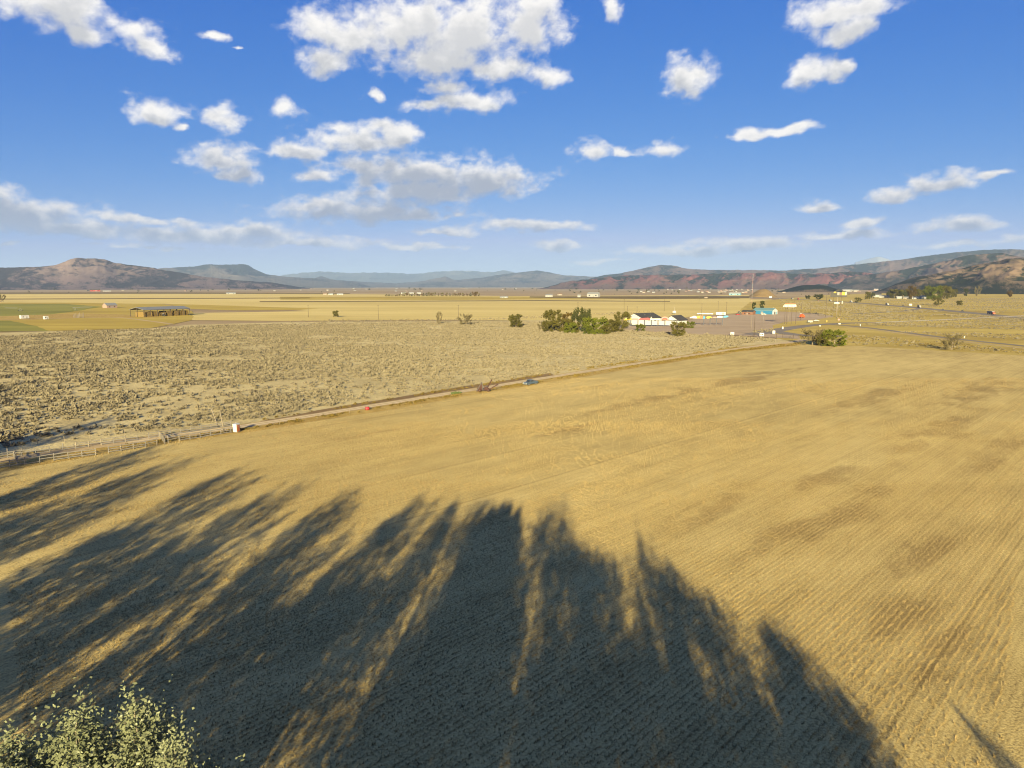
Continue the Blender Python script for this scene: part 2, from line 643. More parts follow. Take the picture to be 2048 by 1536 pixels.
# ================================================================== the land
ROW_AZ = R(44.9)                                  # road and crop rows run to the right and away
ROW_ROT = -(math.pi / 2 - ROW_AZ)                 # turns that direction onto x in the material
ROADDIR = Vector((math.sin(ROW_AZ), math.cos(ROW_AZ), 0))
ROADNRM = Vector((-math.cos(ROW_AZ), math.sin(ROW_AZ), 0))     # away from the camera


def sheet(name, pts_px, material, z, jitter=0.0, step=14.0, world=False, seed=1):
    """flat sheet of ground outlined in pixels of the photograph (or in metres)"""
    rg = random.Random(seed)
    P = [Vector((p[0], p[1], 0)) if world else G(*p) for p in pts_px]
    out = []
    for i, a in enumerate(P):
        b = P[(i + 1) % len(P)]
        L = (b - a).length
        n = max(1, min(60, int(L / step)))
        nrm = Vector((-(b - a).y, (b - a).x, 0)).normalized() if L > 0 else Vector((1, 0, 0))
        for k in range(n):
            p = a.lerp(b, k / n)
            if k > 0 and jitter:
                p = p + nrm * rg.uniform(-jitter, jitter)
            out.append((p.x, p.y, z))
    bm = bmesh.new()
    f = bm.faces.new([bm.verts.new(v) for v in out])
    if f.normal.z < 0:
        f.normal_flip()
    f.normal_update()
    bmesh.ops.triangulate(bm, faces=bm.faces[:], ngon_method='EAR_CLIP')
    bmesh.ops.recalc_face_normals(bm, faces=bm.faces)
    for q in bm.faces:
        q.normal_update()
        if q.normal.z < 0:
            q.normal_flip()
    me = bpy.data.meshes.new(name)
    bm.to_mesh(me)
    bm.free()
    me.materials.append(material)
    return structure(link(name, me))


def strip(name, pts_px, widths, material, z, seed=1, world=False, jitter=0.0):
    """road-like ribbon along points, widths in metres"""
    P = [Vector((p[0], p[1], 0)) if world else G(*p) for p in pts_px]
    # resample smoothly
    S = []
    for i in range(len(P) - 1):
        p0, p1, p2, p3 = P[max(0, i - 1)], P[i], P[i + 1], P[min(len(P) - 1, i + 2)]
        for k in range(10):
            t = k / 10
            q = 0.5 * ((2 * p1) + (p2 - p0) * t + (2 * p0 - 5 * p1 + 4 * p2 - p3) * t * t + (3 * p1 - p0 - 3 * p2 + p3) * t ** 3)
            w = widths if isinstance(widths, (int, float)) else widths[i] * (1 - t) + widths[i + 1] * t
            S.append((q, w))
    S.append((P[-1], widths if isinstance(widths, (int, float)) else widths[-1]))
    rg = random.Random(seed)
    vs, fs = [], []
    for i, (q, w) in enumerate(S):
        a, b = S[max(0, i - 1)][0], S[min(len(S) - 1, i + 1)][0]
        t = (b - a).normalized()
        n = Vector((-t.y, t.x, 0))
        j1, j2 = rg.uniform(-jitter, jitter), rg.uniform(-jitter, jitter)
        l, r = q + n * (w / 2 + j1), q - n * (w / 2 + j2)
        vs += [(l.x, l.y, z), (r.x, r.y, z)]
    for i in range(len(S) - 1):
        fs.append((2 * i + 1, 2 * i + 3, 2 * i + 2, 2 * i))
    me = bpy.data.meshes.new(name)
    me.from_pydata(vs, [], fs)
    me.materials.append(material)
    return structure(link(name, me)), [s[0] for s in S]


# ---- materials of the land
ground_mat('valley_soil', [(0.0, (.15, .105, .065)), (0.35, (.26, .19, .11)), (0.6, (.36, .27, .15)), (1.0, (.42, .34, .20))],
           big=0.0011, mid=0.006, fine=0.06, weights=(.5, .35, .15), stretch=3.0)
SPOTS = [(1870, 862, 30, 4.5), (1430, 1018, 15, 3), (1850, 1105, 10, 2.6), (1800, 1235, 8, 2.2), (1650, 950, 16, 3), (1990, 905, 22, 3.5), (1290, 800, 26, 4),
         (1480, 760, 45, 6), (1760, 790, 40, 5), (1560, 1070, 12, 2.4), (1130, 860, 18, 2.2), (720, 872, 14, 1.8), (1960, 780, 40, 6), (1720, 1010, 18, 3), (1880, 1300, 7, 2.0)]
ground_mat('stubble', [(0.0, (.12, .086, .034)), (0.25, (.265, .198, .078)), (0.5, (.465, .358, .142)), (0.75, (.60, .475, .205)), (1.0, (.74, .615, .31))],
           big=0.016, mid=0.16, fine=4.2, weights=(.22, .24, .58), rot=ROW_ROT, stretch=2.4, bump=.4, bdist=0.15, rows=(0.62, 0.075),
           spots=((.17, .11, .042), [(*G(a, b)[:2], c, d) for a, b, c, d in SPOTS], .48))
ground_mat('pasture', [(0.0, (.19, .145, .070)), (0.3, (.34, .275, .14)), (0.55, (.52, .43, .22)), (1.0, (.70, .61, .35))],
           big=0.012, mid=0.10, fine=1.1, weights=(.30, .36, .42), stretch=1.5, bump=1.0, bdist=0.3)
ground_mat('verge_grass', [(0.0, (.16, .105, .03)), (0.4, (.34, .23, .065)), (0.7, (.47, .34, .11)), (1.0, (.56, .43, .17))],
           big=0.03, mid=0.35, fine=2.5, weights=(.3, .4, .3), bump=0.9, bdist=0.3)
ground_mat('dirt_track', [(0.0, (.24, .17, .09)), (0.4, (.38, .28, .155)), (0.7, (.50, .39, .225)), (1.0, (.60, .48, .30))],
           big=0.03, mid=0.4, fine=3.0, weights=(.25, .35, .3), rot=ROW_ROT, stretch=6.0, bump=0.4)
ground_mat('rut', [(0.0, (.42, .33, .20)), (0.5, (.58, .47, .30)), (1.0, (.70, .59, .40))], big=.05, mid=.5, fine=3.0)
ground_mat('grain_pale', [(0.0, (.34, .26, .085)), (0.4, (.52, .41, .15)), (0.7, (.62, .50, .20)), (1.0, (.68, .57, .26))],
           big=0.004, mid=0.03, fine=0.5, weights=(.5, .35, .15), stretch=5.0, rot=R(4))
ground_mat('grain_gold', [(0.0, (.22, .155, .03)), (0.4, (.36, .265, .05)), (0.7, (.46, .35, .075)), (1.0, (.54, .43, .12))],
           big=0.005, mid=0.04, fine=0.5, weights=(.5, .35, .15), stretch=4.0, rot=R(4))
ground_mat('alfalfa', [(0.0, (.11, .11, .02)), (0.4, (.19, .185, .035)), (0.7, (.27, .25, .05)), (1.0, (.36, .33, .08))],
           big=0.005, mid=0.04, fine=0.5, weights=(.5, .35, .15), stretch=4.0, rot=R(4))
ground_mat('margin', [(0.0, (.07, .05, .02)), (0.5, (.15, .105, .035)), (1.0, (.27, .19, .06))],
           big=0.006, mid=0.05, fine=0.6, weights=(.4, .4, .2), stretch=3.0)
ground_mat('dry_range', [(0.0, (.17, .125, .07)), (0.4, (.28, .21, .12)), (0.7, (.36, .28, .17)), (1.0, (.44, .35, .22))],
           big=0.0012, mid=0.008, fine=0.08, weights=(.5, .35, .15), stretch=4.0)
ground_mat('roadside', [(0.0, (.17, .12, .03)), (0.35, (.34, .25, .06)), (0.65, (.48, .37, .105)), (1.0, (.58, .46, .17))],
           big=0.008, mid=0.05, fine=0.8, weights=(.4, .35, .25), stretch=3.0, bump=0.6, bdist=0.3)
ground_mat('gravel', [(0.0, (.24, .175, .12)), (0.4, (.35, .265, .18)), (0.7, (.42, .325, .225)), (1.0, (.50, .40, .29))],
           big=0.02, mid=0.12, fine=2.0, weights=(.4, .35, .25), stretch=4.0, rot=R(-12))
ground_mat('asphalt', [(0.0, (.13, .112, .10)), (0.5, (.19, .165, .145)), (1.0, (.27, .235, .205))],
           big=0.02, mid=0.15, fine=2.0, weights=(.4, .35, .25), stretch=4.0)
ground_mat('weed_bank', [(0.0, (.10, .065, .03)), (0.45, (.19, .125, .06)), (0.75, (.29, .20, .10)), (1.0, (.40, .29, .15))],
           big=0.05, mid=0.4, fine=2.0, weights=(.35, .4, .25), bump=0.9, bdist=0.3)
M = MATS

# ---- one sheet of ground to the horizon
gm = bmesh.new()
bmesh.ops.create_grid(gm, x_segments=24, y_segments=24, size=56000)
me = bpy.data.meshes.new('ground')
gm.to_mesh(me)
gm.free()
me.materials.append(M['valley_soil'])
ground = structure(link('ground', me))
ground.location = (0, 0, -0.30)

# ---- far plain and fields, laid as sheets
sheet('dry_rangeland', [(-900, 583), (3000, 583), (3000, 575.2), (-900, 575.2)], M['dry_range'], -0.20)
sheet('grain_field', [(-700, 600), (-700, 588.5), (620, 587), (1020, 592), (1500, 590), (1500, 600)], M['grain_pale'], -0.14, 3, 80)
sheet('field_margin', [(-700, 588.6), (-700, 585.6), (300, 584.6), (700, 586), (700, 587.6), (300, 587.6)], M['margin'], -0.12, 3, 80)
sheet('field_margin', [(-500, 599.2), (300, 596.2), (620, 595.2), (620, 596.4), (300, 597.8), (-500, 601)], M['margin'], -0.10, 3, 50)
sheet('grain_field', [(560, 593.2), (1020, 593.0), (1300, 594.6), (1480, 593.5), (1480, 597.6), (1020, 598.8), (560, 602.0)], M['grain_gold'], -0.10, 3, 50)
sheet('field_margin', [(1060, 592.6), (1500, 592.0), (1500, 596.6), (1300, 598.2), (1060, 595.0)], M['margin'], -0.09, 3, 40)
sheet('grain_field', [(-700, 604), (-700, 599.6), (300, 598.8), (1100, 600.2), (1540, 598.5), (1600, 606), (1540, 622), (1420, 630), (1300, 641),
                      (1080, 640.5), (900, 640), (700, 640.5), (560, 642), (380, 640), (380, 626), (620, 622), (330, 607.5)], M['grain_pale'], -0.08, 2, 40)
sheet('field_margin', [(520, 602.4), (1080, 600.4), (1340, 602.0), (1340, 603.4), (1080, 602.2), (520, 604.2)], M['margin'], -0.07, 2, 40)
sheet('grain_field', [(330, 607.6), (470, 611.5), (640, 617.2), (590, 620), (470, 620.5), (380, 618)], M['grain_gold'], -0.06, 2, 30)
sheet('grain_field', [(-600, 607), (120, 605), (330, 608), (385, 622), (385, 640), (300, 656.0), (120, 661.0), (-600, 668.0)], M['grain_gold'], -0.06, 2, 30)
sheet('alfalfa_field', [(-600, 634), (-600, 608.5), (130, 607.5), (205, 613.5), (140, 624), (70, 632)], M['alfalfa'], -0.05, 2, 25)
sheet('alfalfa_field', [(-600, 668), (-600, 642), (20, 641), (75, 652), (100, 662)], M['alfalfa'], -0.05, 2, 20)
sheet('weedy_ground', [(-300, 641), (-20, 633.5), (150, 626.5), (270, 629.5), (330, 634), (150, 636), (60, 640)], M['verge_grass'], -0.04, 2, 16)
strip('farm_track', [(-60, 641.2), (100, 636.8), (225, 634.5), (300, 642), (345, 648.5)], 5.0, M['dirt_track'], -0.03)

# ---- near fields
ROAD_PX = [(480, 856), (740, 813), (960, 777.5), (1200, 738), (1480, 696.5)]
rd_a, rd_b = G(484, 853), G(1495, 694.5)
sheet('sagebrush_pasture', [(-1500, 1010), (-1500, 700), (-300, 674), (120, 662), (300, 657), (380, 649.5), (560, 644.5), (900, 642), (1120, 640),
                            (1300, 642), (1300, 660), (1440, 670), (1560, 678), (1590, 684), (1470, 697), (1200, 738), (740, 813), (480, 856), (0, 930)],
      M['pasture'], -0.02, 1.5, 14)
sheet('roadside_grassland', [(1480, 620), (1500, 604), (1650, 590), (2048, 578), (3200, 573.2), (3200, 760), (2048, 712), (1640, 690), (1560, 690), (1540, 655)],
      M['roadside'], -0.03, 1.5, 30)
EDGE = [(-1500, 1130), (-700, 1030), (0, 941), (250, 898), (480, 864), (740, 825), (960, 786), (1200, 747), (1480, 702), (1590, 689.5), (1650, 689),
        (1760, 694.5), (2048, 711.5), (2600, 745), (3600, 800)]
fld = [G(*p) for p in EDGE]
sheet('stubble_field', [(p.x, p.y) for p in fld] + [(900, 20), (500, -160), (-300, -160), (-420, 60)], M['stubble'], 0.0, 0.7, 9, world=True)
sheet('road_verge', [(470, 868), (740, 826), (960, 787.5), (1200, 748), (1480, 703), (1600, 690), (1590, 683), (1470, 694), (1200, 735), (740, 807), (500, 846), (300, 872), (0, 912),
                     (-700, 1000), (-700, 1032), (0, 944), (250, 900)], M['verge_grass'], 0.02, 0.8, 8)
dirt_road, road_line = strip('dirt_road', [(-200, 950), (0, 921), (250, 884), (500, 850.5), (740, 812.5), (960, 777), (1200, 738.5), (1480, 696.5), (1580, 684.5), (1610, 679)],
                             [5, 5, 5, 4.6, 4.6, 4.6, 4.6, 4.6, 6, 8], M['dirt_track'], 0.04, jitter=0.35)
for off_ in (-.95, .95):
    rp = []
    for a_, b_ in zip(road_line[:-1], road_line[1:]):
        n_ = Vector((-(b_ - a_).y, (b_ - a_).x, 0)).normalized()
        rp.append(a_ + n_ * off_)
    strip('wheel_rut', [(q.x, q.y) for q in rp[20::6]], 0.95, M['rut'], 0.055, seed=int(off_ * 10) + 30, world=True, jitter=.12)
sheet('weedy_bank', [(520, 842), (740, 803), (960, 768), (1100, 746), (1110, 751), (960, 774), (740, 810), (530, 848)], M['weed_bank'], 0.03, 1.0, 8)

# ---- gravel yard and roads by the shops
sheet('gravel_lot', [(1225, 663), (1240, 652), (1330, 651), (1385, 640), (1385, 632), (1475, 629), (1500, 626), (1560, 623), (1640, 627), (1668, 633), (1640, 638), (1570, 644), (1545, 651),
                     (1548, 668), (1600, 671), (1600, 678), (1540, 675), (1480, 671), (1400, 670), (1330, 664)], M['gravel'], 0.01, 0.8, 12)
strip('access_road', [(1500, 669.5), (1545, 662), (1590, 654.5), (1640, 649), (1700, 646.2), (1745, 645.2)], [14, 15, 15, 12, 11, 10], M['asphalt'], 0.035)
strip('access_road', [(1548, 662), (1580, 668), (1625, 672), (1690, 672)], [11, 14, 12, 8], M['asphalt'], 0.045)
strip('ramp_road', [(1650, 648), (1700, 652), (1760, 658.5), (1900, 676.5), (2048, 692), (2400, 728)], 7.0, M['asphalt'], 0.05)
strip('ramp_shoulder', [(1690, 653.8), (1760, 661.2), (1900, 680), (2048, 696.5), (2400, 735)], 4.0, M['dirt_track'], 0.02)
strip('overpass_road', [(1745, 645.2), (1800, 643), (1900, 638.6), (2048, 631.0), (2300, 617.0)], 9.0, M['gravel'], 0.06)
strip('highway', [(1380, 590.0), (1500, 594.5), (1600, 599.0), (1690, 604.0), (1780, 611.0), (1850, 617.0), (1960, 627.5), (2048, 636.5), (2200, 653)], 24.0, M['asphalt'], 0.03)
strip('highway_median_edge', [(1500, 597.2), (1600, 602.2), (1690, 607.6), (1780, 614.6), (1850, 620.8), (1960, 632), (2048, 641.5)], 3.0, M['weed_bank'], 0.05)
strip('ramp_road', [(1845, 616.2), (1825, 619.5), (1800, 622.5), (1750, 625.5), (1700, 628)], 9.0, M['asphalt'], 0.07)

# ================================================================== mountains
def rock_mat(name, soil, scrub, rock, rock_band, snow=None, scale=1.0, rock_amt=0.6, scrub_amt=(.42, .58)):
    """hillside: soil with scrub patches, bands of bare rock at heights rock_band (m), snow above a height"""
    m = bpy.data.materials.new(name)
    m.use_nodes = True
    nt = m.node_tree
    b = nt.nodes['Principled BSDF']
    b.inputs['Roughness'].default_value = 1.0
    b.inputs['Specular IOR Level'].default_value = 0.05
    tc = nd(nt, 'ShaderNodeTexCoord')
    sx = nd(nt, 'ShaderNodeSeparateXYZ')
    nt.links.new(tc.outputs['Object'], sx.inputs[0])
    z = sx.outputs[2]
    # pattern runs along the range and down its slopes
    al = nd(nt, 'ShaderNodeAttribute', attribute_name='along').outputs['Fac']
    dn = nd(nt, 'ShaderNodeAttribute', attribute_name='down').outputs['Fac']
    cb = nd(nt, 'ShaderNodeCombineXYZ')
    nt.links.new(al, cb.inputs[0])
    nt.links.new(dn, cb.inputs[1])
    nt.links.new(math_n(nt, 'MULTIPLY', z, 1.4), cb.inputs[2])
    P = cb.outputs[0]
    n1 = noise(nt, P, 0.0014 * scale, 7.0, 0.62, 0.4)
    n2 = noise(nt, P, 0.006 * scale, 6.0, 0.68, 0.3)
    n4 = noise(nt, P, 0.028 * scale, 4.0, 0.7)
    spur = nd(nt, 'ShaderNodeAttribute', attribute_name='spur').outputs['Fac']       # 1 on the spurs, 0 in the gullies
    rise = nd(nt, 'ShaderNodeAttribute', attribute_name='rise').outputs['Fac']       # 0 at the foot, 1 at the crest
    # scrub in gullies and upper slopes, fans bare; dark gullies also paint relief shade
    scrub_shade = math_n(nt, 'MULTIPLY_ADD', n2, 0.45, math_n(nt, 'MULTIPLY', n1, 0.35))
    scrub_shade = math_n(nt, 'MULTIPLY_ADD', n4, 0.20, scrub_shade)
    scrub_shade = math_n(nt, 'MULTIPLY_ADD', math_n(nt, 'SUBTRACT', 0.6, spur), 0.42, scrub_shade)
    scrub_shade = math_n(nt, 'MULTIPLY_ADD', math_n(nt, 'SUBTRACT', rise, 0.45), 0.14, scrub_shade)
    c = mix_c(nt, smooth(nt, scrub_shade, *scrub_amt), soil, scrub)
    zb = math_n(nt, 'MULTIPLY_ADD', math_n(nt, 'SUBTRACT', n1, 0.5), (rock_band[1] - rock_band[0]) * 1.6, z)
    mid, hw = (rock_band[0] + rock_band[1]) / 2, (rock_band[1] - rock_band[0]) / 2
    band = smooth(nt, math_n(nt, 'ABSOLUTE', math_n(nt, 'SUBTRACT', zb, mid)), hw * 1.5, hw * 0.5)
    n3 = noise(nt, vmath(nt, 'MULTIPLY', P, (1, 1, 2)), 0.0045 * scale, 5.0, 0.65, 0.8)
    rk = math_n(nt, 'MULTIPLY', band, smooth(nt, math_n(nt, 'MULTIPLY_ADD', math_n(nt, 'SUBTRACT', spur, 0.6), 0.55, n3), 0.44, 0.58))  # bare rock on spurs, its paleness also painted in as relief
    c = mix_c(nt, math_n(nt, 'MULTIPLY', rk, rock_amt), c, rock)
    if snow:
        sn = smooth(nt, math_n(nt, 'MULTIPLY_ADD', math_n(nt, 'SUBTRACT', n2, 0.5), snow * 0.8, z), snow, snow * 1.12)
        c = mix_c(nt, math_n(nt, 'MULTIPLY', sn, 0.8), c, (.24, .27, .33))
    nt.links.new(c, b.inputs['Base Color'])
    MATS[name] = m
    return m


def mountains(name, profile, r_front, r_ridge, material, seed, gully=0.4, gfreq=26.0, rough=0.05, foot=1.8, nu=460, nv=80, back=0.5, base=0.0, spurs=0.35, end=0.10):
    """range whose skyline runs through the pixel profile; r_* are distances in metres"""
    pr = sorted(profile)
    xs = np.array([p[0] for p in pr], float)
    ys = np.array([p[1] for p in pr], float)
    u = np.linspace(0, 1, nu)
    px = xs[0] + u * (xs[-1] - xs[0])
    py = np.interp(px, xs, ys)
    k = max(1, nu // 230)
    py = np.convolve(np.pad(py, k, mode='edge'), np.ones(2 * k + 1) / (2 * k + 1), mode='valid')
    py = py + (fbm(px / 11.0, px * 0, seed, 5, 0.55) - 0.5) * rough * 60
    az = np.arctan2((px - CX) / FPX, CP - (py - CY) / FPX * SP)
    x_, y_ = (px - CX) / FPX, -(py - CY) / FPX
    slope = (-SP + y_ * CP) / np.hypot(x_, CP + y_ * SP)
    vv = np.concatenate([np.linspace(0, 1, nv), 1 + np.linspace(0.12, 1, 8) * back])
    rr = r_front + (r_ridge - r_front) * vv
    hr = np.maximum(CAMH + slope * r_ridge, 2.0)            # height of the crest above each bearing
    U, V = np.meshgrid(az, vv, indexing='ij')
    RR = np.meshgrid(az, rr, indexing='ij')[1]
    X, Y = RR * np.sin(U), RR * np.cos(U)
    sh = np.where(V <= 1, np.clip(V, 0, 1) ** foot, np.clip(1 - (V - 1) / back, 0, 1))
    span = r_ridge - r_front
    gu = (U - az[0]) * r_ridge / span
    wob = (fbm(X / span * 3, Y / span * 3, seed + 5, 4) - 0.5) * 1.6
    g = ridged(gu * gfreq / 8 + wob * .7, V * 1.1 + wob * 0.5, seed + 9, 6)
    big = fbm(gu * gfreq / 26 + wob, V * 1.5, seed + 3, 4)
    env = np.clip(1 - np.abs(2 * np.clip(V, 0, 1) - 1), 0, 1) ** 0.6
    H = hr[:, None] * sh
    H = H * (1 + gully * env * (g - 0.62) * 1.8 + spurs * env * (big - 0.5) * 2.2)
    # never hide the true skyline: a spur in front stays under the line of sight to the crest
    lim = CAMH + slope[:, None] * RR - 0.004 * RR * (1 - np.clip(V, 0, 1)) * 0.4
    H = np.where(V < 0.98, np.minimum(H, np.maximum(lim, 0.55 * H)), H)
    ends = np.clip(u / end, 0, 1) * np.clip((1 - u) / end, 0, 1)
    ends = ends * ends * (3 - 2 * ends)
    H = H * ends[:, None] - (1 - ends[:, None]) * 3.0
    H[:, 0] = -1.0
    H[:, -1] = -1.0
    H = H + base
    # the two ends sink into the ground
    verts = np.stack([X, Y, H], -1).reshape(-1, 3)
    n2 = len(vv)
    i, j = np.meshgrid(np.arange(nu - 1), np.arange(n2 - 1), indexing='ij')
    a = (i * n2 + j).ravel()
    faces = np.stack([a, a + n2, a + n2 + 1, a + 1], -1)
    me = np_mesh(name, verts, faces, material, smooth_it=False)
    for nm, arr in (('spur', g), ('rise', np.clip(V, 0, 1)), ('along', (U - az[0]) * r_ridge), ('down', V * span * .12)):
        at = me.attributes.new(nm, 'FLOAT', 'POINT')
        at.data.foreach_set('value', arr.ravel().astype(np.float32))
    return structure(link(name, me))


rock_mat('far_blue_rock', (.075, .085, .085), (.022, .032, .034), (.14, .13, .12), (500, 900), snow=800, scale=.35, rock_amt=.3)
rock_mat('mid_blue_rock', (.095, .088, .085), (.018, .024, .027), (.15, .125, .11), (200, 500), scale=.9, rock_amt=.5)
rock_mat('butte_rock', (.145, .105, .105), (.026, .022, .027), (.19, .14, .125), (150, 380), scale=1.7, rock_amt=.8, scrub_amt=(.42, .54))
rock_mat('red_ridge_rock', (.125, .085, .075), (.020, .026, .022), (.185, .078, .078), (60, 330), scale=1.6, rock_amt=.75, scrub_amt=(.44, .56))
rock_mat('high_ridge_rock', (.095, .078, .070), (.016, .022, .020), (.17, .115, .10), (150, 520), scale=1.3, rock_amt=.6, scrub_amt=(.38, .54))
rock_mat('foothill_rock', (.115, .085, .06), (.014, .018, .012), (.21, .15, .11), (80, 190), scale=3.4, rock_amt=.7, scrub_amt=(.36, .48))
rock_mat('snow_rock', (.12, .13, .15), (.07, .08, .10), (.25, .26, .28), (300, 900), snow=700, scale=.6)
ground_mat('mound_soil', [(0.0, (.16, .11, .05)), (.5, (.24, .165, .07)), (1.0, (.32, .23, .11))], big=.01, mid=.05, fine=.4)

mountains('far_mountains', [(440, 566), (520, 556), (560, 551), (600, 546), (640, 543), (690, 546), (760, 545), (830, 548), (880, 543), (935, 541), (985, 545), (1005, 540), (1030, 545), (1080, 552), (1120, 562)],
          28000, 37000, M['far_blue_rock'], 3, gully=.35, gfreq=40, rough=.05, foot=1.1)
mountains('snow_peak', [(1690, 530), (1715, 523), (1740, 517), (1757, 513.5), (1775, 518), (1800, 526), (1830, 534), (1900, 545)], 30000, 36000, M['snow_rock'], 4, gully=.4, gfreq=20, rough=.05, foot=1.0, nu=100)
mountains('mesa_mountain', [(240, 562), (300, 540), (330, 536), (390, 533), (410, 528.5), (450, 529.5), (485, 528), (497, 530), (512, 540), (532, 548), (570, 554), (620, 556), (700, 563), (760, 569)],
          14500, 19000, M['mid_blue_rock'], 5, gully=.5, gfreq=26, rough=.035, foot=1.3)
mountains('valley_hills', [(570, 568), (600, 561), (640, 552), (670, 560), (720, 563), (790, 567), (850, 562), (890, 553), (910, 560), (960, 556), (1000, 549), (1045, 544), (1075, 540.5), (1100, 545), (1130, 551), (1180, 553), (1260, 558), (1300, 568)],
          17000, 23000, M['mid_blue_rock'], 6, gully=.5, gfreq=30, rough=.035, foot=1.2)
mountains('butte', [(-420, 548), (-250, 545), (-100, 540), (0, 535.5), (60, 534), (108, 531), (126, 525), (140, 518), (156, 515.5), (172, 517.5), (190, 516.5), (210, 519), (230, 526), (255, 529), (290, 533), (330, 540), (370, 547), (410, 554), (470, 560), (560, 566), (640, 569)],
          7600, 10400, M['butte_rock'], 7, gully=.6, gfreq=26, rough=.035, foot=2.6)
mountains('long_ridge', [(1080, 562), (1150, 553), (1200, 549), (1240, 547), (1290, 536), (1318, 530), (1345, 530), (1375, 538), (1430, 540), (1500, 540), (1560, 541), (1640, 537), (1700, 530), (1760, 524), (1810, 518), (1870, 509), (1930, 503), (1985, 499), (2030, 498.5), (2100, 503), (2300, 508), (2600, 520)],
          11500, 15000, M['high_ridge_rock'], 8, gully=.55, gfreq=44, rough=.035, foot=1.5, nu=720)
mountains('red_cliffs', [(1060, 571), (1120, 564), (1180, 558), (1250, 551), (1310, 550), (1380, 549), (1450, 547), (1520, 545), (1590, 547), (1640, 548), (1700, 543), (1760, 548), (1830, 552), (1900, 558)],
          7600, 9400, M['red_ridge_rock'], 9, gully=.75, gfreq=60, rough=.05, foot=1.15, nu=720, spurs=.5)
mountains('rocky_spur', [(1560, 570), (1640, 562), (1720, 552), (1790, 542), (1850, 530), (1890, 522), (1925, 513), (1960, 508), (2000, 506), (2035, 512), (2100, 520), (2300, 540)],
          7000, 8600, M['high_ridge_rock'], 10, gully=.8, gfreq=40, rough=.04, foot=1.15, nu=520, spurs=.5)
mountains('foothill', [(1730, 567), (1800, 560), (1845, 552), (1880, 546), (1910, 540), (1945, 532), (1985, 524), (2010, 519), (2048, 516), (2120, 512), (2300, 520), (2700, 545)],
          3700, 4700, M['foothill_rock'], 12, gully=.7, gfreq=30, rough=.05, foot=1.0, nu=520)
mountains('wooded_knoll', [(1540, 574), (1585, 571.5), (1612, 570), (1640, 570), (1675, 572.5), (1710, 575)], 4300, 4700, M['foothill_rock'], 13, gully=.2, gfreq=8, rough=.01, foot=1.0, nu=60, nv=20, end=.4)
mountains('gravel_mound', [(1488, 582), (1505, 580.5), (1530, 578), (1542, 577.5), (1556, 582), (1562, 585)], 2350, 2480, M['mound_soil'], 14, gully=.1, gfreq=4, rough=.008, foot=.8, nu=50, nv=14, end=.45)

# ================================================================== vegetation
foliage_mat('leaf_near', (.13, .15, .085), (.29, .31, .19), (.43, .46, .33), scale=.55, trans=.3)
foliage_mat('leaf_olive', (.045, .044, .013), (.130, .116, .034), None, scale=.25, trans=.2)
foliage_mat('leaf_green', (.045, .056, .010), (.135, .150, .024), None, scale=.25, trans=.2)
foliage_mat('leaf_dark', (.022, .028, .012), (.068, .072, .028), None, scale=.25, trans=.15)
foliage_mat('leaf_rust', (.045, .032, .009), (.115, .078, .020), None, scale=.25, trans=.2)
foliage_mat('twig_grey', (.060, .052, .028), (.165, .140, .080), None, scale=.5, trans=.1)
foliage_mat('sage_leaf', (.118, .102, .070), (.26, .228, .165), None, scale=.35, trans=.1)
foliage_mat('weed_gold', (.085, .060, .016), (.22, .165, .05), None, scale=.4, trans=.15)
foliage_mat('weed_green', (.06, .085, .03), (.15, .19, .08), None, scale=.4, trans=.15)
foliage_mat('straw', (.075, .052, .022), (.46, .345, .155), None, scale=.9, trans=.2)
mat('bark', (.16, .13, .095), .9, var=.3, scale=1.5)
mat('bark_pale', (.24, .20, .15), .9, var=.3, scale=1.5)


def quads_from(c, u, v):
    """kite-shaped leaves from centres and two half axes, all (n,3)"""
    n = len(c)
    P = np.stack([c - u, c - 0.15 * u + v, c + u, c - 0.15 * u - v], 1).reshape(-1, 3)
    return P, np.arange(4 * n).reshape(n, 4)


def unit(rs, n):
    d = rs.normal(size=(n, 3))
    return d / np.linalg.norm(d, axis=1, keepdims=True)


def leaf_cloud(rs, centres, axes, sig_long, sig_wide, per, size, hang=0.0):
    """leaves gathered round cluster centres, each cluster drawn out along its axis"""
    C, U, V = [], [], []
    for c, a, sl, sw in zip(centres, axes, sig_long, sig_wide):
        n = per
        a = a / np.linalg.norm(a)
        t = rs.normal(size=(n, 1)) * sl
        k = np.clip(1.15 - 0.35 * np.abs(t) / max(sl, 1e-3), .25, 1.2)
        p = c + a * t + rs.normal(size=(n, 3)) * sw * k
        C.append(p)
        s = size * rs.uniform(.6, 1.3, size=(n, 1))
        u = unit(rs, n)
        u[:, 2] -= hang
        u /= np.linalg.norm(u, axis=1, keepdims=True)
        w = np.cross(u, unit(rs, n))
        w /= np.maximum(np.linalg.norm(w, axis=1, keepdims=True), 1e-6)
        U.append(u * s * .5)
        V.append(w * s * .34)
    return quads_from(np.concatenate(C), np.concatenate(U), np.concatenate(V))


def crown_points(rs, H, z0, rad, n, shell=0.55, pointed=0.75, full=0.15):
    """cluster centres inside a crown that is widest at a third of its height"""
    out = []
    while len(out) < n:
        t = rs.uniform(0, 1)
        prof = (math.sin(math.pi * min(1, t / .66) * .5) if t < .33 * 2 else (1 - ((t - .66) / .34) ** 2 * pointed) * 1.0)
        prof = max(prof, full)
        r = rad * prof * rs.uniform(shell, 1.0) ** .5 if rs.uniform() < .75 else rad * prof * rs.uniform(0, 1)
        a = rs.uniform(0, 2 * math.pi)
        out.append((r * math.cos(a), r * math.sin(a), z0 + (H - z0) * t * .96))
    return np.array(out)


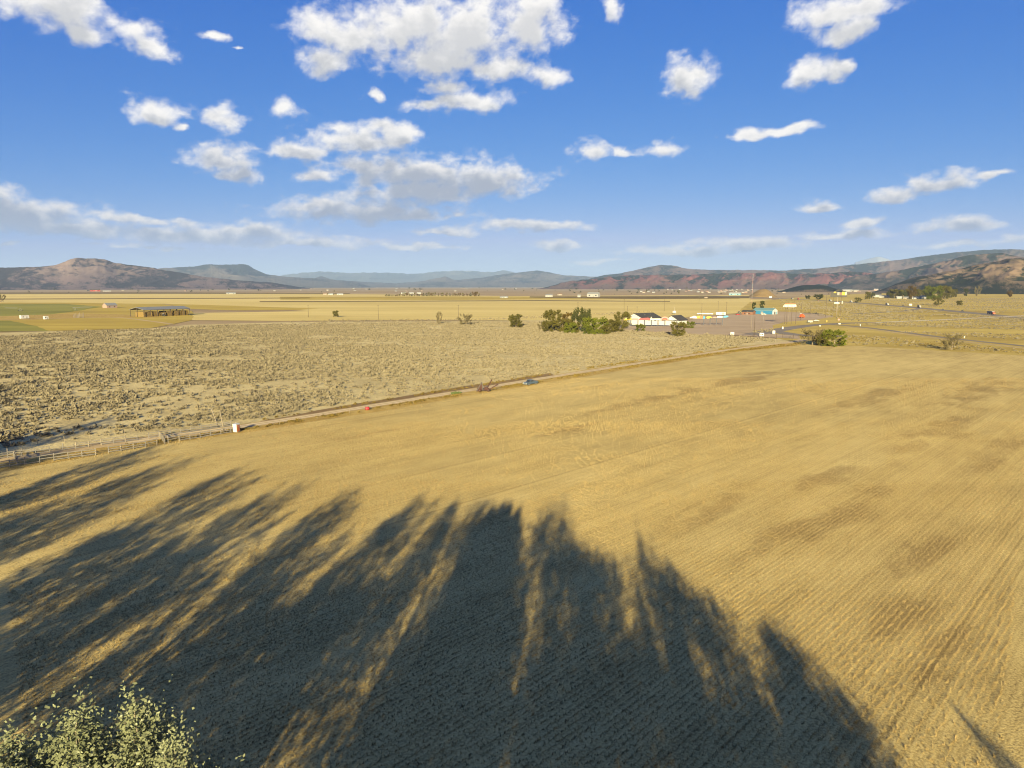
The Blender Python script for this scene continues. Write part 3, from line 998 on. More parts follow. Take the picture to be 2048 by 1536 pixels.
def wood_mesh(name, rs, H, z0, tips, r0, material, lean=0.3, n=7):
    """tapered trunk with limbs that reach into the crown"""
    b = MB()
    pts = [Vector((0, 0, -.2))]
    top = H * .82
    for k in range(1, 7):
        z = top * k / 6
        pts.append(Vector((rs.normal() * lean * k / 6, rs.normal() * lean * k / 6, z)))
    for k in range(6):
        b.tube(pts[k], pts[k + 1], r0 * (1 - k / 6.6), r0 * (1 - (k + 1) / 6.6), n)
    for tp in tips:
        z = max(z0 * .7, tp[2] * rs.uniform(.5, .72))
        k = min(5, int(z / top * 6))
        f = z / top * 6 - k
        a = pts[k].lerp(pts[k + 1], min(1, f))
        e = Vector(tp)
        mid = a.lerp(e, .5) + Vector((rs.normal() * .3, rs.normal() * .3, .05 * H * .3))
        r = r0 * .32 * (1 - z / H * .6)
        b.tube(a, mid, r, r * .65, 5)
        b.tube(mid, e, r * .65, r * .12, 5)
    return b.mesh(name, material, True)


def make_tree_meshes(tag_, seed, H, z0, rad, clusters, per, leaf, leafmat, barkmat, r0, limbs=16, elong=1.0, wide=1.0, spread=.9, pointed=.75, full=.15):
    rs = np.random.RandomState(seed)
    cen = crown_points(rs, H, z0, rad, clusters, pointed=pointed, full=full)
    ax = cen.copy()
    ax[:, 2] = (cen[:, 2] - z0) * .35 + rad * 1.1 * spread
    sl = rs.uniform(.7, 1.35, clusters) * elong * H / 24
    sw = rs.uniform(.35, .65, clusters) * wide * H / 24
    V, F = leaf_cloud(rs, cen, ax, sl, sw, per, leaf)
    V[:, 2] = np.maximum(V[:, 2], .25)
    crown = np_mesh(tag_ + '_crown', V, F, leafmat)
    pick = rs.choice(clusters, min(limbs, clusters), replace=False)
    wood = wood_mesh(tag_ + '_trunk', rs, H, z0, cen[pick], r0, barkmat)
    return crown, wood


def put_tree(name, label, meshes, loc, rz, sc, cat='tree', group=None):
    t = thing(name, label, cat, loc, rz, group)
    t.scale = sc if isinstance(sc, (tuple, list)) else (sc,) * 3
    link('crown', meshes[0], t)
    link('trunk', meshes[1], t)
    return t


# ---- tall trees around the camera; their shadows lie over the near field
def shoot_tree(seed, H=24.0):
    """cottonwood whose top breaks into upright leafy shoots"""
    rs = np.random.RandomState(seed)
    low = crown_points(rs, 16.5, 4, 3.4, 46)
    ax = low.copy()
    ax[:, 2] = 4.0
    V1, F1 = leaf_cloud(rs, low, ax, rs.uniform(1.0, 1.8, 46), rs.uniform(.5, .8, 46), 260, .22)
    n = 58
    t = rs.uniform(0, 1, n) ** .8
    a = rs.uniform(0, 6.28, n)
    r = (1 - t) ** .7 * 2.9 * rs.uniform(.2, 1.0, n) ** .5
    t[0], r[0] = 1.0, 0.0
    cen = np.stack([r * np.cos(a), r * np.sin(a), 17.2 + t * 5.9], -1)
    ax2 = np.stack([r * np.cos(a) * .35, r * np.sin(a) * .35, np.full(n, 1.6)], -1) + rs.normal(size=(n, 3)) * .12
    V2, F2 = leaf_cloud(rs, cen, ax2, rs.uniform(.38, .75, n), rs.uniform(.11, .22, n) * 1.3, 400, .112)
    V = np.concatenate([V1, V2])
    F = np.concatenate([F1, F2 + len(V1)])
    crown = np_mesh('cottonwood_crown', V, F, M['leaf_near'])
    tips = np.concatenate([low[rs.choice(46, 14, replace=False)], cen + ax2 * .45])
    return crown, wood_mesh('cottonwood_trunk', rs, H, 5, tips, .40, M['bark_pale'], lean=.15)


near_fine = shoot_tree(5)
near_var = [make_tree_meshes('shade_tree', 6, 24, 4, 5.0, 34, 330, .38, M['leaf_near'], M['bark'], .45, 22, elong=1.15, wide=1.75, pointed=.62),
            make_tree_meshes('shade_tree', 7, 24, 4, 4.6, 30, 330, .38, M['leaf_near'], M['bark'], .40, 22, elong=1.6, wide=1.35, pointed=.92),
            make_tree_meshes('shade_tree', 8, 24, 3, 5.6, 44, 340, .38, M['leaf_near'], M['bark'], .50, 22, elong=1.05, wide=1.9, pointed=.55)]


def shadow_tree(tip, Y0, variant, wide, label, name='shade_tree', seed=0):
    """tree whose top throws its shadow tip to that pixel of the field, standing Y0 metres ahead of the camera"""
    g = G(*tip)
    L = (g.y - Y0) / math.cos(SHADOW_AZ)
    H = L * math.tan(SUN_EL)
    x0 = g.x - L * math.sin(SHADOW_AZ)
    s = H / 24.0
    meshes = near_fine if variant == 'fine' else near_var[variant]
    return put_tree(name, label, meshes, (x0, Y0, 0), seed * 2.1, (wide, wide, s), group='tall trees beside the field')


TREES_NEAR = [
    ((210, 842), 84, 1, 1.35, 'tall tree out of sight shading the sagebrush at far left'),
    ((60, 872), 70, 0, 1.3, 'tall tree beyond the left edge shading the corral fence'),
    ((150, 900), 62, 2, 1.1, 'tall tree beyond the left edge throwing the upper left shadow'),
    ((290, 903), 50, 1, 1.25, 'tall tree out of sight throwing the shadow nearest the corral'),
    ((352, 930), 46, 1, 1.15, 'narrow tall tree throwing the thin shadow below the corral'),
    ((60, 985), 44, 2, 1.0, 'broad tree throwing the shadow at the left edge below the corral'),
    ((20, 1040), 46, 1, 1.35, 'tree beyond the left edge shading the field below the corral'),
    ((330, 1035), 33, 1, 1.1, 'spreading tree throwing the feathery shade left of centre'),
    ((400, 1130), 23, 1, 1.15, 'spreading tree filling the shade under the pointed shadows'),
    ((560, 1230), 13, 1, 1.3, 'low spreading tree shading the bottom left of centre'),
    ((800, 1130), 9, 0, 1.1, 'spreading tree thickening the left of the central shadow'),
    ((488, 948), 37, 0, 1.15, 'tall tree throwing the long pointed shadow at left'),
    ((235, 1000), 36, 1, 1.0, 'tree throwing the streaked shadow under the long pointed one'),
    ((575, 985), 29, 1, 1.15, 'narrow tall tree between two others left of the camera'),
    ((680, 1003), 24, 1, 1.2, 'tall tree throwing the pointed shadow left of centre'),
    ((430, 1060), 26, 0, 1.0, 'tree throwing the streaked shadow left of the central mass'),
    ((250, 1130), 27, 2, .9, 'lower tree throwing the shadow in the lower left quarter'),
    ((600, 1085), 17, 1, 1.0, 'tree throwing the streaks between the pointed and central shadows'),
    ((770, 1030), 15, 2, .95, 'broad tall tree throwing the left side of the central shadow'),
    ((700, 1150), 11, 1, .95, 'lower tree throwing the streaked lower left of the central shadow'),
    ((865, 1004), 13, 0, 1.0, 'tall tree throwing the left top of the central shadow'),
    ((955, 1000), 9, 0, 1.0, 'tall tree throwing the middle top of the central shadow'),
    ((1090, 1022), 6, 0, 1.1, 'broad tall tree throwing the right top of the central shadow'),
    ((1235, 1108), 5, 2, 1.05, 'dense tree throwing the shade under the square lobe'),
    ((1000, 1085), 3, 2, 1.0, 'shorter tree thickening the middle of the central shadow'),
    ((1125, 1100), 2, 2, 1.05, 'shorter tree thickening the right middle of the central shadow'),
    ((1185, 1085), 3, 2, 1.05, 'broad tree below the camera throwing the dense central shadow'),
    ((1290, 1098), 6, 1, .62, 'shorter tree throwing the square lobe right of the central shadow'),
    ((1330, 1150), 3, 2, 1.1, 'broad short tree throwing the dense shadow right of centre'),
    ((1395, 1178), 5, 2, .95, 'short broad tree throwing the shadow at right of centre'),
    ((1490, 1235), 3, 2, .95, 'low broad tree throwing the outer right of the shadow'),
    ((1560, 1320), 2, 2, .9, 'low broad tree right of the camera foot'),
    ((1625, 1370), 6, 2, .7, 'low tree throwing the lower right edge of the shadow'),
    ((1935, 1440), 16, 1, .22, 'slim young tree throwing the thin dark line at lower right'),
]
for i, (tip, y0, var, wd, lab) in enumerate(TREES_NEAR):
    shadow_tree(tip, y0, var, wd, lab, seed=i + 1)
# the tops that show at the lower left corner
for i, (px, py, Y, wd, lab) in enumerate([
        (158, 1400, 17.5, .95, 'leafy cottonwood top with a pale upright twig, second from left corner'),
        (275, 1380, 18.5, 1.0, 'tallest leafy cottonwood top at the lower left'),
        (12, 1450, 17.0, .95, 'leafy cottonwood top cut by the lower left corner'),
        (340, 1462, 17.0, .8, 'small shaded cottonwood top right of the tallest one')]):
    p = at_depth(px, py, Y)
    put_tree('cottonwood_tree', lab, near_fine, (p.x, p.y, 0), i * 1.9, (wd * 1.15, wd * 1.15, p.z / 24.4), group='cottonwoods at the lower left')


# ---- sagebrush
def bush_variant(seed, n, size=.42):
    rs = np.random.RandomState(seed)
    d = unit(rs, n)
    d[:, 2] = np.abs(d[:, 2])
    r = rs.uniform(.45, 1.0, (n, 1)) ** .6
    c = d * r * np.array([1.0, 1.0, .72]) * (1 + .25 * np.sin(np.arctan2(d[:, 1], d[:, 0]) * 3 + seed))[:, None]
    u = d + unit(rs, n) * .8
    u /= np.linalg.norm(u, axis=1, keepdims=True)
    w = np.cross(u, unit(rs, n))
    w /= np.linalg.norm(w, axis=1, keepdims=True)
    s = size * rs.uniform(.7, 1.3, (n, 1))
    V, F = quads_from(c, u * s, w * s * .55)
    V[:, 2] = np.maximum(V[:, 2], .0)
    return V, F


def in_poly(x, y, poly):
    inside = np.zeros(len(x), bool)
    n = len(poly)
    for i in range(n):
        x0, y0 = poly[i]
        x1, y1 = poly[(i + 1) % n]
        cond = ((y0 > y) != (y1 > y)) & (x < (x1 - x0) * (y - y0) / (y1 - y0 + 1e-12) + x0)
        inside ^= cond
    return inside


def scatter(poly_px, density, seed, clump=22.0, thr=.46, soft=.16, world=False):
    """points in a ground polygon, gathered into thickets by noise"""
    poly = [(p[0], p[1]) if world else tuple(G(*p)[:2]) for p in poly_px]
    xs, ys = np.array([p[0] for p in poly]), np.array([p[1] for p in poly])
    area = (xs.max() - xs.min()) * (ys.max() - ys.min())
    rs = np.random.RandomState(seed)
    n = int(area * density)
    x, y = rs.uniform(xs.min(), xs.max(), n), rs.uniform(ys.min(), ys.max(), n)
    # only what the picture can show, with a margin
    ok = np.abs(x) < (y * .80 + 25)
    x, y = x[ok], y[ok]
    k = in_poly(x, y, poly)
    x, y = x[k], y[k]
    d = fbm(x / clump, y / clump, seed, 4)
    pr = np.clip((d - thr) / soft, 0.03, 1)
    k = rs.uniform(size=len(x)) < pr
    return np.stack([x[k], y[k]], 1), d[k]


def clear_of(pts, lines, dist):
    """drop points nearer than dist to polylines"""
    keep = np.ones(len(pts), bool)
    for ln in lines:
        for a, b in zip(ln[:-1], ln[1:]):
            a, b = np.array(a[:2]), np.array(b[:2])
            t = np.clip(((pts - a) @ (b - a)) / max(((b - a) @ (b - a)), 1e-9), 0, 1)
            dd = np.linalg.norm(pts - (a + t[:, None] * (b - a)), axis=1)
            keep &= dd > dist
    return keep


SAGE_PX = [(-260, 985), (-260, 692), (120, 663), (300, 658), (400, 652), (560, 648), (900, 645), (1090, 644), (1240, 660), (1420, 672), (1530, 679),
           (1480, 690), (1200, 730), (960, 766), (740, 798), (520, 836), (300, 862), (0, 900)]
pts, dn = scatter(SAGE_PX, .34, 31, clump=26, thr=.37, soft=.22)
p2, d2 = scatter(SAGE_PX, .17, 32, clump=9, thr=.38, soft=.25)
p3, d3 = scatter([(1700, 648), (1800, 644.5), (2060, 633), (2200, 640), (2200, 664), (2048, 660), (1760, 652)], .12, 33, clump=14, thr=.34, soft=.2)
p4, d4 = scatter([(1760, 663), (1900, 664), (2200, 672), (2200, 690), (2048, 680), (1900, 672)], .10, 34, clump=14, thr=.36, soft=.2)
p5, d5 = scatter([(1620, 690), (1640, 676), (1700, 668), (2048, 700), (2200, 716), (2048, 708), (1760, 690)], .07, 35, clump=10, thr=.38, soft=.2)
p6, d6 = scatter([(1300, 662), (1400, 668), (1480, 672), (1545, 678), (1560, 684), (1440, 680), (1300, 672)], .20, 36, clump=12, thr=.30, soft=.2)
p7, d7 = scatter([(1495, 664), (1520, 659.5), (1548, 656), (1545, 663), (1520, 667)], .12, 37, clump=8, thr=.25, soft=.2)
p8, d8 = scatter([(560, 646), (620, 640), (760, 639), (930, 637), (1300, 622), (1310, 625), (1000, 640), (900, 645)], .06, 38, clump=20, thr=.36, soft=.2)
P = np.concatenate([pts, p2, p3, p4, p5, p6, p7, p8])
road_np = [(p.x, p.y) for p in road_line]
P = P[clear_of(P, [road_np], 5.5)]
rs = np.random.RandomState(4)
size = rs.uniform(.24, .74, len(P)) * np.where(rs.uniform(size=len(P)) < .12, 1.45, 1.0)
near = np.hypot(P[:, 0], P[:, 1])
inframe = np.abs(P[:, 0]) < P[:, 1] * .745
order = np.argsort(np.where(inframe, near / size ** .8, 1e9))
solo, mass = order[:300], order[300:]
fine = [bush_variant(60 + k, 70, .34) for k in range(5)]
fine_me = [np_mesh('sagebrush', v, f, M['sage_leaf']) for v, f in fine]
for i, k in enumerate(solo):
    o = link('sagebrush', fine_me[i % 5])
    s = size[k]
    o.location = (P[k, 0], P[k, 1], -.02)
    o.rotation_euler = (0, 0, rs.uniform(0, 6.28))
    o.scale = (s * 1.15, s * rs.uniform(.85, 1.2), s * rs.uniform(.9, 1.25))
    tag(o, 'grey green sagebrush bush in the near part of the dry pasture', 'bush', 'sagebrush in the near part of the pasture')


def mass_mesh(name, variants, pos, sz, material, seed, zs=1.0):
    rs = np.random.RandomState(seed)
    VV, FF, off = [], [], 0
    kind = rs.randint(0, len(variants), len(pos))
    for vi, (v, f) in enumerate(variants):
        idx = np.where(kind == vi)[0]
        if not len(idx):
            continue
        a = rs.uniform(0, 6.28, len(idx))
        s = sz[idx]
        ca, sa = np.cos(a) * s, np.sin(a) * s
        hz = s * rs.uniform(.85, 1.25, len(idx)) * zs
        X = v[None, :, 0] * ca[:, None] - v[None, :, 1] * sa[:, None] + pos[idx, 0][:, None]
        Y = v[None, :, 0] * sa[:, None] + v[None, :, 1] * ca[:, None] + pos[idx, 1][:, None]
        Z = v[None, :, 2] * hz[:, None] - .02
        VV.append(np.stack([X, Y, Z], -1).reshape(-1, 3))
        fo = f[None] + (np.arange(len(idx)) * len(v))[:, None, None] + off
        FF.append(fo.reshape(-1, 4))
        off += len(idx) * len(v)
    return np_mesh(name, np.concatenate(VV), np.concatenate(FF), material)


coarse = [bush_variant(80 + k, 10, .66) for k in range(6)]
sm = link('sagebrush_cover', mass_mesh('sagebrush_cover', coarse, P[mass], size[mass] * 1.25, M['sage_leaf'], 9))
sm['kind'] = 'stuff'
sm['label'] = 'grey green sagebrush covering the rest of the dry pasture'
print('sage', len(P))

# weeds scattered over the roadside grassland
w4, _ = scatter([(1560, 600), (1700, 606), (1850, 620), (2048, 640), (2150, 650), (2150, 628), (2048, 631), (1800, 642), (1700, 642), (1560, 618)], .035, 44, clump=30, thr=.42, soft=.2)
w5, _ = scatter([(1700, 604), (1850, 614), (2048, 630), (2150, 640), (2150, 596), (1900, 596), (1700, 598)], .02, 45, clump=40, thr=.42, soft=.2)
W5 = np.concatenate([w4, w5])
hw_np = [tuple(G(*q)[:2]) for q in ((1500, 594.5), (1600, 599.0), (1690, 604.0), (1780, 611.0), (1850, 617.0), (1960, 627.5), (2048, 636.5), (2200, 653))]
W5 = W5[clear_of(W5, [hw_np], 15.0)]
w5m = link('roadside_brush', mass_mesh('roadside_brush', [bush_variant(190 + k, 10, .6) for k in range(4)], W5, rs.uniform(.5, 1.5, len(W5)), M['sage_leaf'], 14))
w5m['kind'] = 'stuff'
w5m['label'] = 'low brush scattered over the roadside grassland'


# ---- standing stubble of the near field: straw in drill rows, thinning out with distance
def stubble():
    rs = np.random.RandomState(17)
    d = np.array([ROADDIR.x, ROADDIR.y])
    nn = np.array([ROADNRM.x, ROADNRM.y])
    poly = [(q.x, q.y) for q in fld] + [(900, 20), (500, -160), (-300, -160), (-420, 60)]
    bands = ((38, 75, 15.0), (75, 120, 9.0), (120, 175, 4.5), (175, 260, 1.8))
    C = []
    for y0, y1, den in bands:
        n = int((y1 ** 2 - y0 ** 2) * .78 * den)
        y = np.sqrt(rs.uniform(y0 ** 2, y1 ** 2, n))
        x = rs.uniform(-.78, .78, n) * y
        C.append(np.stack([x, y], 1))
    c = np.concatenate(C)
    across = c @ nn
    row = np.round(across / .62) * .62
    snap = rs.uniform(size=len(c)) < np.clip(1.35 - c[:, 1] / 120., .0, .88)
    c = c + nn * np.where(snap, row - across + rs.normal(size=len(c)) * .055, 0)[:, None]
    thick = fbm(c @ d / 30, c @ nn / 9, 51, 4)
    c = c[rs.uniform(size=len(c)) < np.clip((thick - .22) / .30, .30, 1)]
    c = c[in_poly(c[:, 0], c[:, 1], poly)]
    n = len(c)
    V, nb = [], 2
    far = np.clip(c[:, 1] / 110., .8, 2.0)
    for b in range(nb):
        a = rs.uniform(0, math.pi, n)
        w = rs.uniform(.025, .055, n) * far
        h = rs.uniform(.10, .25, n)
        lean = rs.normal(size=(n, 2)) * .10
        o = rs.normal(size=(n, 2)) * .05
        dx, dy = np.cos(a) * w, np.sin(a) * w
        p0 = np.stack([c[:, 0] + o[:, 0] - dx, c[:, 1] + o[:, 1] - dy, np.zeros(n)], 1)
        p1 = np.stack([c[:, 0] + o[:, 0] + dx, c[:, 1] + o[:, 1] + dy, np.zeros(n)], 1)
        p2 = np.stack([c[:, 0] + o[:, 0] + lean[:, 0], c[:, 1] + o[:, 1] + lean[:, 1], h], 1)
        V.append(np.stack([p0, p1, p2], 1).reshape(-1, 3))
    V = np.concatenate(V)
    F = np.arange(len(V)).reshape(-1, 3)
    o = link('straw_stubble', np_mesh('straw_stubble', V, F, M['straw']))
    o['kind'] = 'stuff'
    o['label'] = 'short golden straw stubble standing in rows on the near field'
    print('stubble tris', len(F))


stubble()

# tall dry weeds along the road verge and field edge
w1, _ = scatter([(250, 896), (480, 862), (740, 823), (960, 785), (1200, 746), (1480, 702), (1600, 690), (1600, 685), (1480, 697.5), (1200, 741.5), (960, 780.5), (740, 817), (490, 856), (250, 888)], 1.4, 41, clump=7, thr=.40, soft=.2)
w2, _ = scatter([(500, 850), (740, 808), (960, 772), (1200, 734), (1480, 694), (1480, 692), (1200, 731), (960, 768), (740, 803), (500, 843)], .8, 42, clump=7, thr=.40, soft=.2)
w3, _ = scatter([(1640, 691), (1700, 684), (1900, 698), (2048, 709), (2048, 700), (1900, 684), (1720, 672)], .12, 43, clump=9, thr=.40, soft=.2)
W = np.concatenate([w1, w2, w3])
W = W[clear_of(W, [road_np], 2.6)]
wm = link('dry_weeds', mass_mesh('dry_weeds', [bush_variant(90 + k, 9, .6) for k in range(4)], W, rs.uniform(.25, .55, len(W)), M['weed_gold'], 12))
wm['kind'] = 'stuff'
wm['label'] = 'dry golden weeds along the dirt road and field edges'
print('weeds', len(W))

# ---- trees of the middle distance
def mid_meshes(tag_, seed, leafmat, H=10, z0=1.2, rad=4.2, clusters=40, per=85, leaf=.66, bark='bark', r0=.3, elong=1.1, wide=2.3, pointed=.75):
    return make_tree_meshes(tag_, seed, H, z0, rad, clusters, per, leaf, leafmat, M[bark], r0, 10, elong=elong, wide=wide, spread=.9, pointed=pointed, full=.72)


T_OLIVE = mid_meshes('olive_tree', 21, M['leaf_olive'])
T_OLIVE2 = mid_meshes('olive_tree', 22, M['leaf_olive'], z0=.6, rad=4.8, clusters=30)
T_GREEN = mid_meshes('green_tree', 23, M['leaf_green'], z0=.4, rad=4.8, clusters=40)
T_DARK = mid_meshes('dark_tree', 24, M['leaf_dark'], z0=.8, rad=4.0)
T_RUST = mid_meshes('rust_tree', 25, M['leaf_rust'])
T_CONE = mid_meshes('conifer', 26, M['leaf_dark'], z0=.3, rad=3.2, clusters=44, pointed=1.0, elong=1.2, wide=1.6)
T_TWIG = mid_meshes('bare_shrub', 27, M['twig_grey'], z0=.3, rad=4.6, clusters=36, per=60, leaf=.5, elong=1.8, wide=1.7)


def mid_tree(px, top, base, wpx, meshes, label, name='tree', group=None, cat='tree', seed=0):
    """tree with its foot at (px, base), its top at pixel row top and a crown wpx wide"""
    g = G(px, base)
    k = m_per_px(px, base)
    h = (base - top) * k
    w = wpx * k
    rz = facing(g, seed * 57)
    return put_tree(name, label, meshes, (g.x, g.y, 0), rz, (w / 10.0, w / 10.0, h / 11.0), cat, group)


MIDTREES = [
    # clump left of the white shop
    (1032, 626, 655, 34, T_OLIVE, 'round olive tree standing alone left of the tree clump'),
    (1105, 616, 660, 42, T_OLIVE, 'pale olive tree at the left end of the clump before the white shop'),
    (1085, 642, 660, 20, T_TWIG, 'low grey bush at the left foot of the tree clump'),
    (1134, 624, 660, 32, T_RUST, 'rusty brown tree between olive trees in the clump'),
    (1157, 613, 664, 32, T_DARK, 'tallest dark narrow tree in the middle of the clump'),
    (1174, 616, 660, 18, T_DARK, 'smaller dark tree right of the tallest tree'),
    (1125, 636, 663, 44, T_OLIVE2, 'spreading olive bush below the pale olive tree'),
    (1150, 642, 665, 24, T_OLIVE2, 'low yellow olive bush at the front of the clump'),
    (1190, 632, 668, 58, T_GREEN, 'broad bright green tree at the front of the clump'),
    (1175, 650, 669, 22, T_GREEN, 'low bright green bush at the foot of the broad green tree'),
    (1222, 636, 664, 46, T_OLIVE, 'dark olive tree right of the broad green tree'),
    (1245, 620, 657, 36, T_OLIVE, 'tall olive tree beside the left end of the white shop'),
    (1140, 644, 666, 30, T_GREEN, 'low green bush between the spreading olive bush and the broad green tree'),
    (1212, 648, 668, 30, T_OLIVE2, 'low olive bush right of the broad green tree foot'),
    (1095, 640, 664, 28, T_OLIVE2, 'low olive bush under the pale olive tree'),
    (1236, 645, 664, 30, T_OLIVE2, 'olive shrub at the right end of the clump'),
    (1280, 647, 662, 22, T_GREEN, 'small green bush before the long sign posts'),
    (1357, 641, 673, 36, T_OLIVE, 'olive tree with a pale forked trunk before the porch'),
    (1381, 642, 656, 20, T_GREEN, 'small green tree behind the olive tree by the porch'),
    # lone shrubs on the pasture edge
    (672, 620, 634, 15, T_OLIVE, 'small dark tree alone on the pale grain field'),
    (878, 622, 648, 14, T_TWIG, 'leaning bare shrub with one tall spike'),
    (932, 627, 650, 34, T_TWIG, 'wide bare grey shrub by a utility pole'),
    (1270, 577, 587.4, 0.1, None, ''),
    # by the blue building
    (1507.5, 604, 619, 12, T_CONE, 'left dark evergreen behind the blue building'),
    (1524, 601, 619, 15, T_CONE, 'right dark evergreen behind the blue building'),
    # right of the junction
    (1625, 657, 690, 56, T_TWIG, 'grey olive tree at the field corner, left of a pair'),
    (1668, 657, 692, 54, T_GREEN, 'green tree at the field corner, right of a pair'),
    (1647, 666, 692, 34, T_OLIVE2, 'low olive shrub between the two field corner trees'),
    (1903, 667, 700, 44, T_TWIG, 'large grey shrub alone on the right grassland'),
    # farmstead beside the highway
    (1791, 577, 596, 32, T_OLIVE, 'olive tree left of the farmstead, beside the mobile homes'),
    (1806, 582, 597, 16, T_DARK, 'dark tree between the olive tree and the golden pair'),
    (1823, 571, 597, 24, T_RUST, 'golden tree over the grey house'),
    (1843, 580, 596, 14, T_DARK, 'dark tree right of the golden tree'),
    (1866, 570, 599, 38, T_GREEN, 'large green tree, left half of the tall pair'),
    (1887, 569, 598, 34, T_OLIVE, 'large bright green tree, right half of the tall pair'),
    (1876, 594, 611, 22, T_OLIVE2, 'brown olive bush in front of the tall green pair'),
    (1857, 584, 599, 16, T_DARK, 'dark tree at the left foot of the tall green pair'),
    (1909, 577, 595, 12, T_OLIVE, 'thin yellow tree right of the tall green pair'),
    (1931, 576.5, 592.5, 12.5, T_CONE, 'dark cone shaped evergreen right of the farmstead'),
    (1780, 582, 595, 16, T_DARK, 'dark tree behind the long white mobile home'),
    (1833, 576, 597, 18, T_OLIVE, 'olive tree right beside the golden tree'),
    (1814, 576, 596, 14, T_OLIVE, 'olive tree left beside the golden tree'),
    (1850, 577, 597, 14, T_OLIVE, 'olive tree between the golden tree and the tall green pair'),
    (1900, 577, 596, 16, T_OLIVE, 'yellow olive tree at the right foot of the tall green pair'),
    (1919, 600, 611, 14, T_OLIVE, 'small olive bush at the highway edge'),
    (1954, 572, 592, 14, T_TWIG, 'pale bare tree right of the evergreen'),
    (2019, 580, 594, 12, T_RUST, 'rust coloured tree near the right edge'),
    (1735, 582, 599, 14, T_OLIVE, 'olive tree right of the tall billboard'),
    (1716, 594, 605, 16, T_OLIVE2, 'dark bush beside the highway under the billboard'),
    (1636, 588, 599, 22, T_DARK, 'dark tree left of the tall billboard'),
    (1615, 590, 598, 12, T_DARK, 'small dark tree left of the highway billboard'),
    (1745, 585, 597, 10, T_DARK, 'dark shrub left of the dark roofed house'),
    (3, 588, 604, 18, T_TWIG, 'brown tree cut by the left edge of the picture'),
]
for i, (px, top, base, w, me2, lab) in enumerate(MIDTREES):
    if me2 is None:
        continue
    small = (base - top) < 17
    mid_tree(px, top, base, w, me2, lab, 'tree' if not small else 'small_tree', seed=i)

# ---- rows of trees and dots of trees far down the valley
far_kinds = [make_tree_meshes('far_tree', 70 + k, 10, .5, 4.2, 12, 14, 1.9, M[mt], M['bark'], .3, 2, elong=1.8, wide=2.0) for k, mt in enumerate(('leaf_dark', 'leaf_olive', 'leaf_rust'))]
rg = random.Random(5)
for i in range(40):
    px = 772 + i * 4.75 + rg.uniform(-1.5, 1.5)
    big = 945 < px < 957
    h = rg.uniform(4.5, 8.0) if px > 795 else rg.uniform(2.5, 4.5)
    if big:
        h = rg.uniform(9, 11)
    mid_tree(px, 592.4 - h, 592.4, rg.uniform(5, 8) if not big else 10, far_kinds[(2 if big else rg.choice((0, 1, 1, 2)))],
             'tree in the long shelter row across the middle of the valley', 'shelter_tree', 'long shelter row in the valley', seed=i)
for i in range(130):
    zone = rg.choice(('l', 'm', 'r', 'r', 'r', 't'))
    px, base = {'l': (rg.uniform(0, 560), rg.uniform(579, 586)), 'm': (rg.uniform(560, 1060), rg.uniform(576, 585)),
                'r': (rg.uniform(1060, 1560), rg.uniform(576.5, 589)), 't': (rg.uniform(1560, 2048), rg.uniform(577, 590))}[zone]
    h = rg.uniform(1.4, 3.6)
    mid_tree(px, base - h, base, h * rg.uniform(1.2, 2.6), far_kinds[rg.choice((0, 0, 1))],
             'tiny dark tree dotted over the far valley floor', 'valley_tree', 'tiny trees over the far valley floor', seed=i)
for i in range(26):
    px = rg.uniform(1965, 2048) if i < 18 else rg.uniform(1905, 1960)
    base = rg.uniform(581, 583.5)
    mid_tree(px, base - rg.uniform(3, 4.6), base, rg.uniform(5, 9), far_kinds[0], 'dark tree in the low wood line at right below the foothill', 'valley_tree',
             'low wood line at right', seed=i)
# a fresh green tumble of weeds by the dirt road
gw = link('green_weed_clump', mass_mesh('green_weed_clump', [bush_variant(99, 40, .4)], np.array([tuple(G(906 + k * 3.2, 788 - k * .4)[:2]) for k in range(5)]), np.array([.8, 1.0, .9, 1.0, .7]), M['weed_green'], 3))
tag(gw, 'clump of green weeds beside the dirt road left of the rusty machine', 'weeds')

# ================================================================== things
mat('white_paint', (.40, .40, .41), .6)
mat('board_white', (.30, .30, .32), .7)
mat('far_white', (.24, .245, .26), .7)
mat('cream_wall', (.25, .22, .19), .8)
mat('pink_wall', (.24, .165, .145), .8)
mat('brick_wall', (.15, .068, .042), .85, var=.25, scale=1.0)
mat('grey_wall', (.20, .205, .21), .8)
mat('dark_roof', (.035, .034, .036), .8, var=.2)
mat('grey_roof', (.16, .17, .185), .6, var=.15)
mat('brown_roof', (.14, .09, .065), .8)
mat('teal_roof', (.10, .19, .22), .6)
mat('blue_metal', (.025, .14, .27), .5)
mat('pale_blue', (.15, .27, .36), .5)
mat('red_barn', (.25, .035, .03), .8)
mat('window_glass', (.03, .035, .045), .15, var=.05)
mat('dark_metal', (.03, .03, .032), .5)
mat('steel', (.45, .46, .48), .4, .6)
mat('galvanised', (.17, .175, .18), .5, .3)
mat('post_wood', (.12, .10, .08), .9, var=.3, scale=4.0)
mat('pale_wood', (.20, .17, .13), .9, var=.25, scale=4.0)
mat('grey_board', (.14, .13, .125), .9, var=.3, scale=3.0)
mat('pole_wood', (.06, .045, .035), .9, var=.25)
mat('rust', (.045, .018, .015), .9, var=.45, scale=3.0)
mat('hay', (.15, .10, .028), .95, var=.3, scale=1.5, bump=.6)
mat('tyre', (.018, .018, .018), .8)
mat('rim', (.45, .45, .46), .4, .5)
mat('sign_yellow', (.34, .25, .02), .6)
mat('sign_red', (.34, .03, .045), .6)
mat('sign_pink', (.30, .16, .16), .6)
mat('sign_orange', (.33, .095, .025), .6)
mat('sign_blue', (.03, .19, .36), .6)
mat('sign_navy', (.018, .022, .045), .6)
mat('sign_black', (.02, .02, .022), .6)
mat('orange_paint', (.45, .075, .02), .5)
mat('car_blue', (.055, .085, .125), .35)
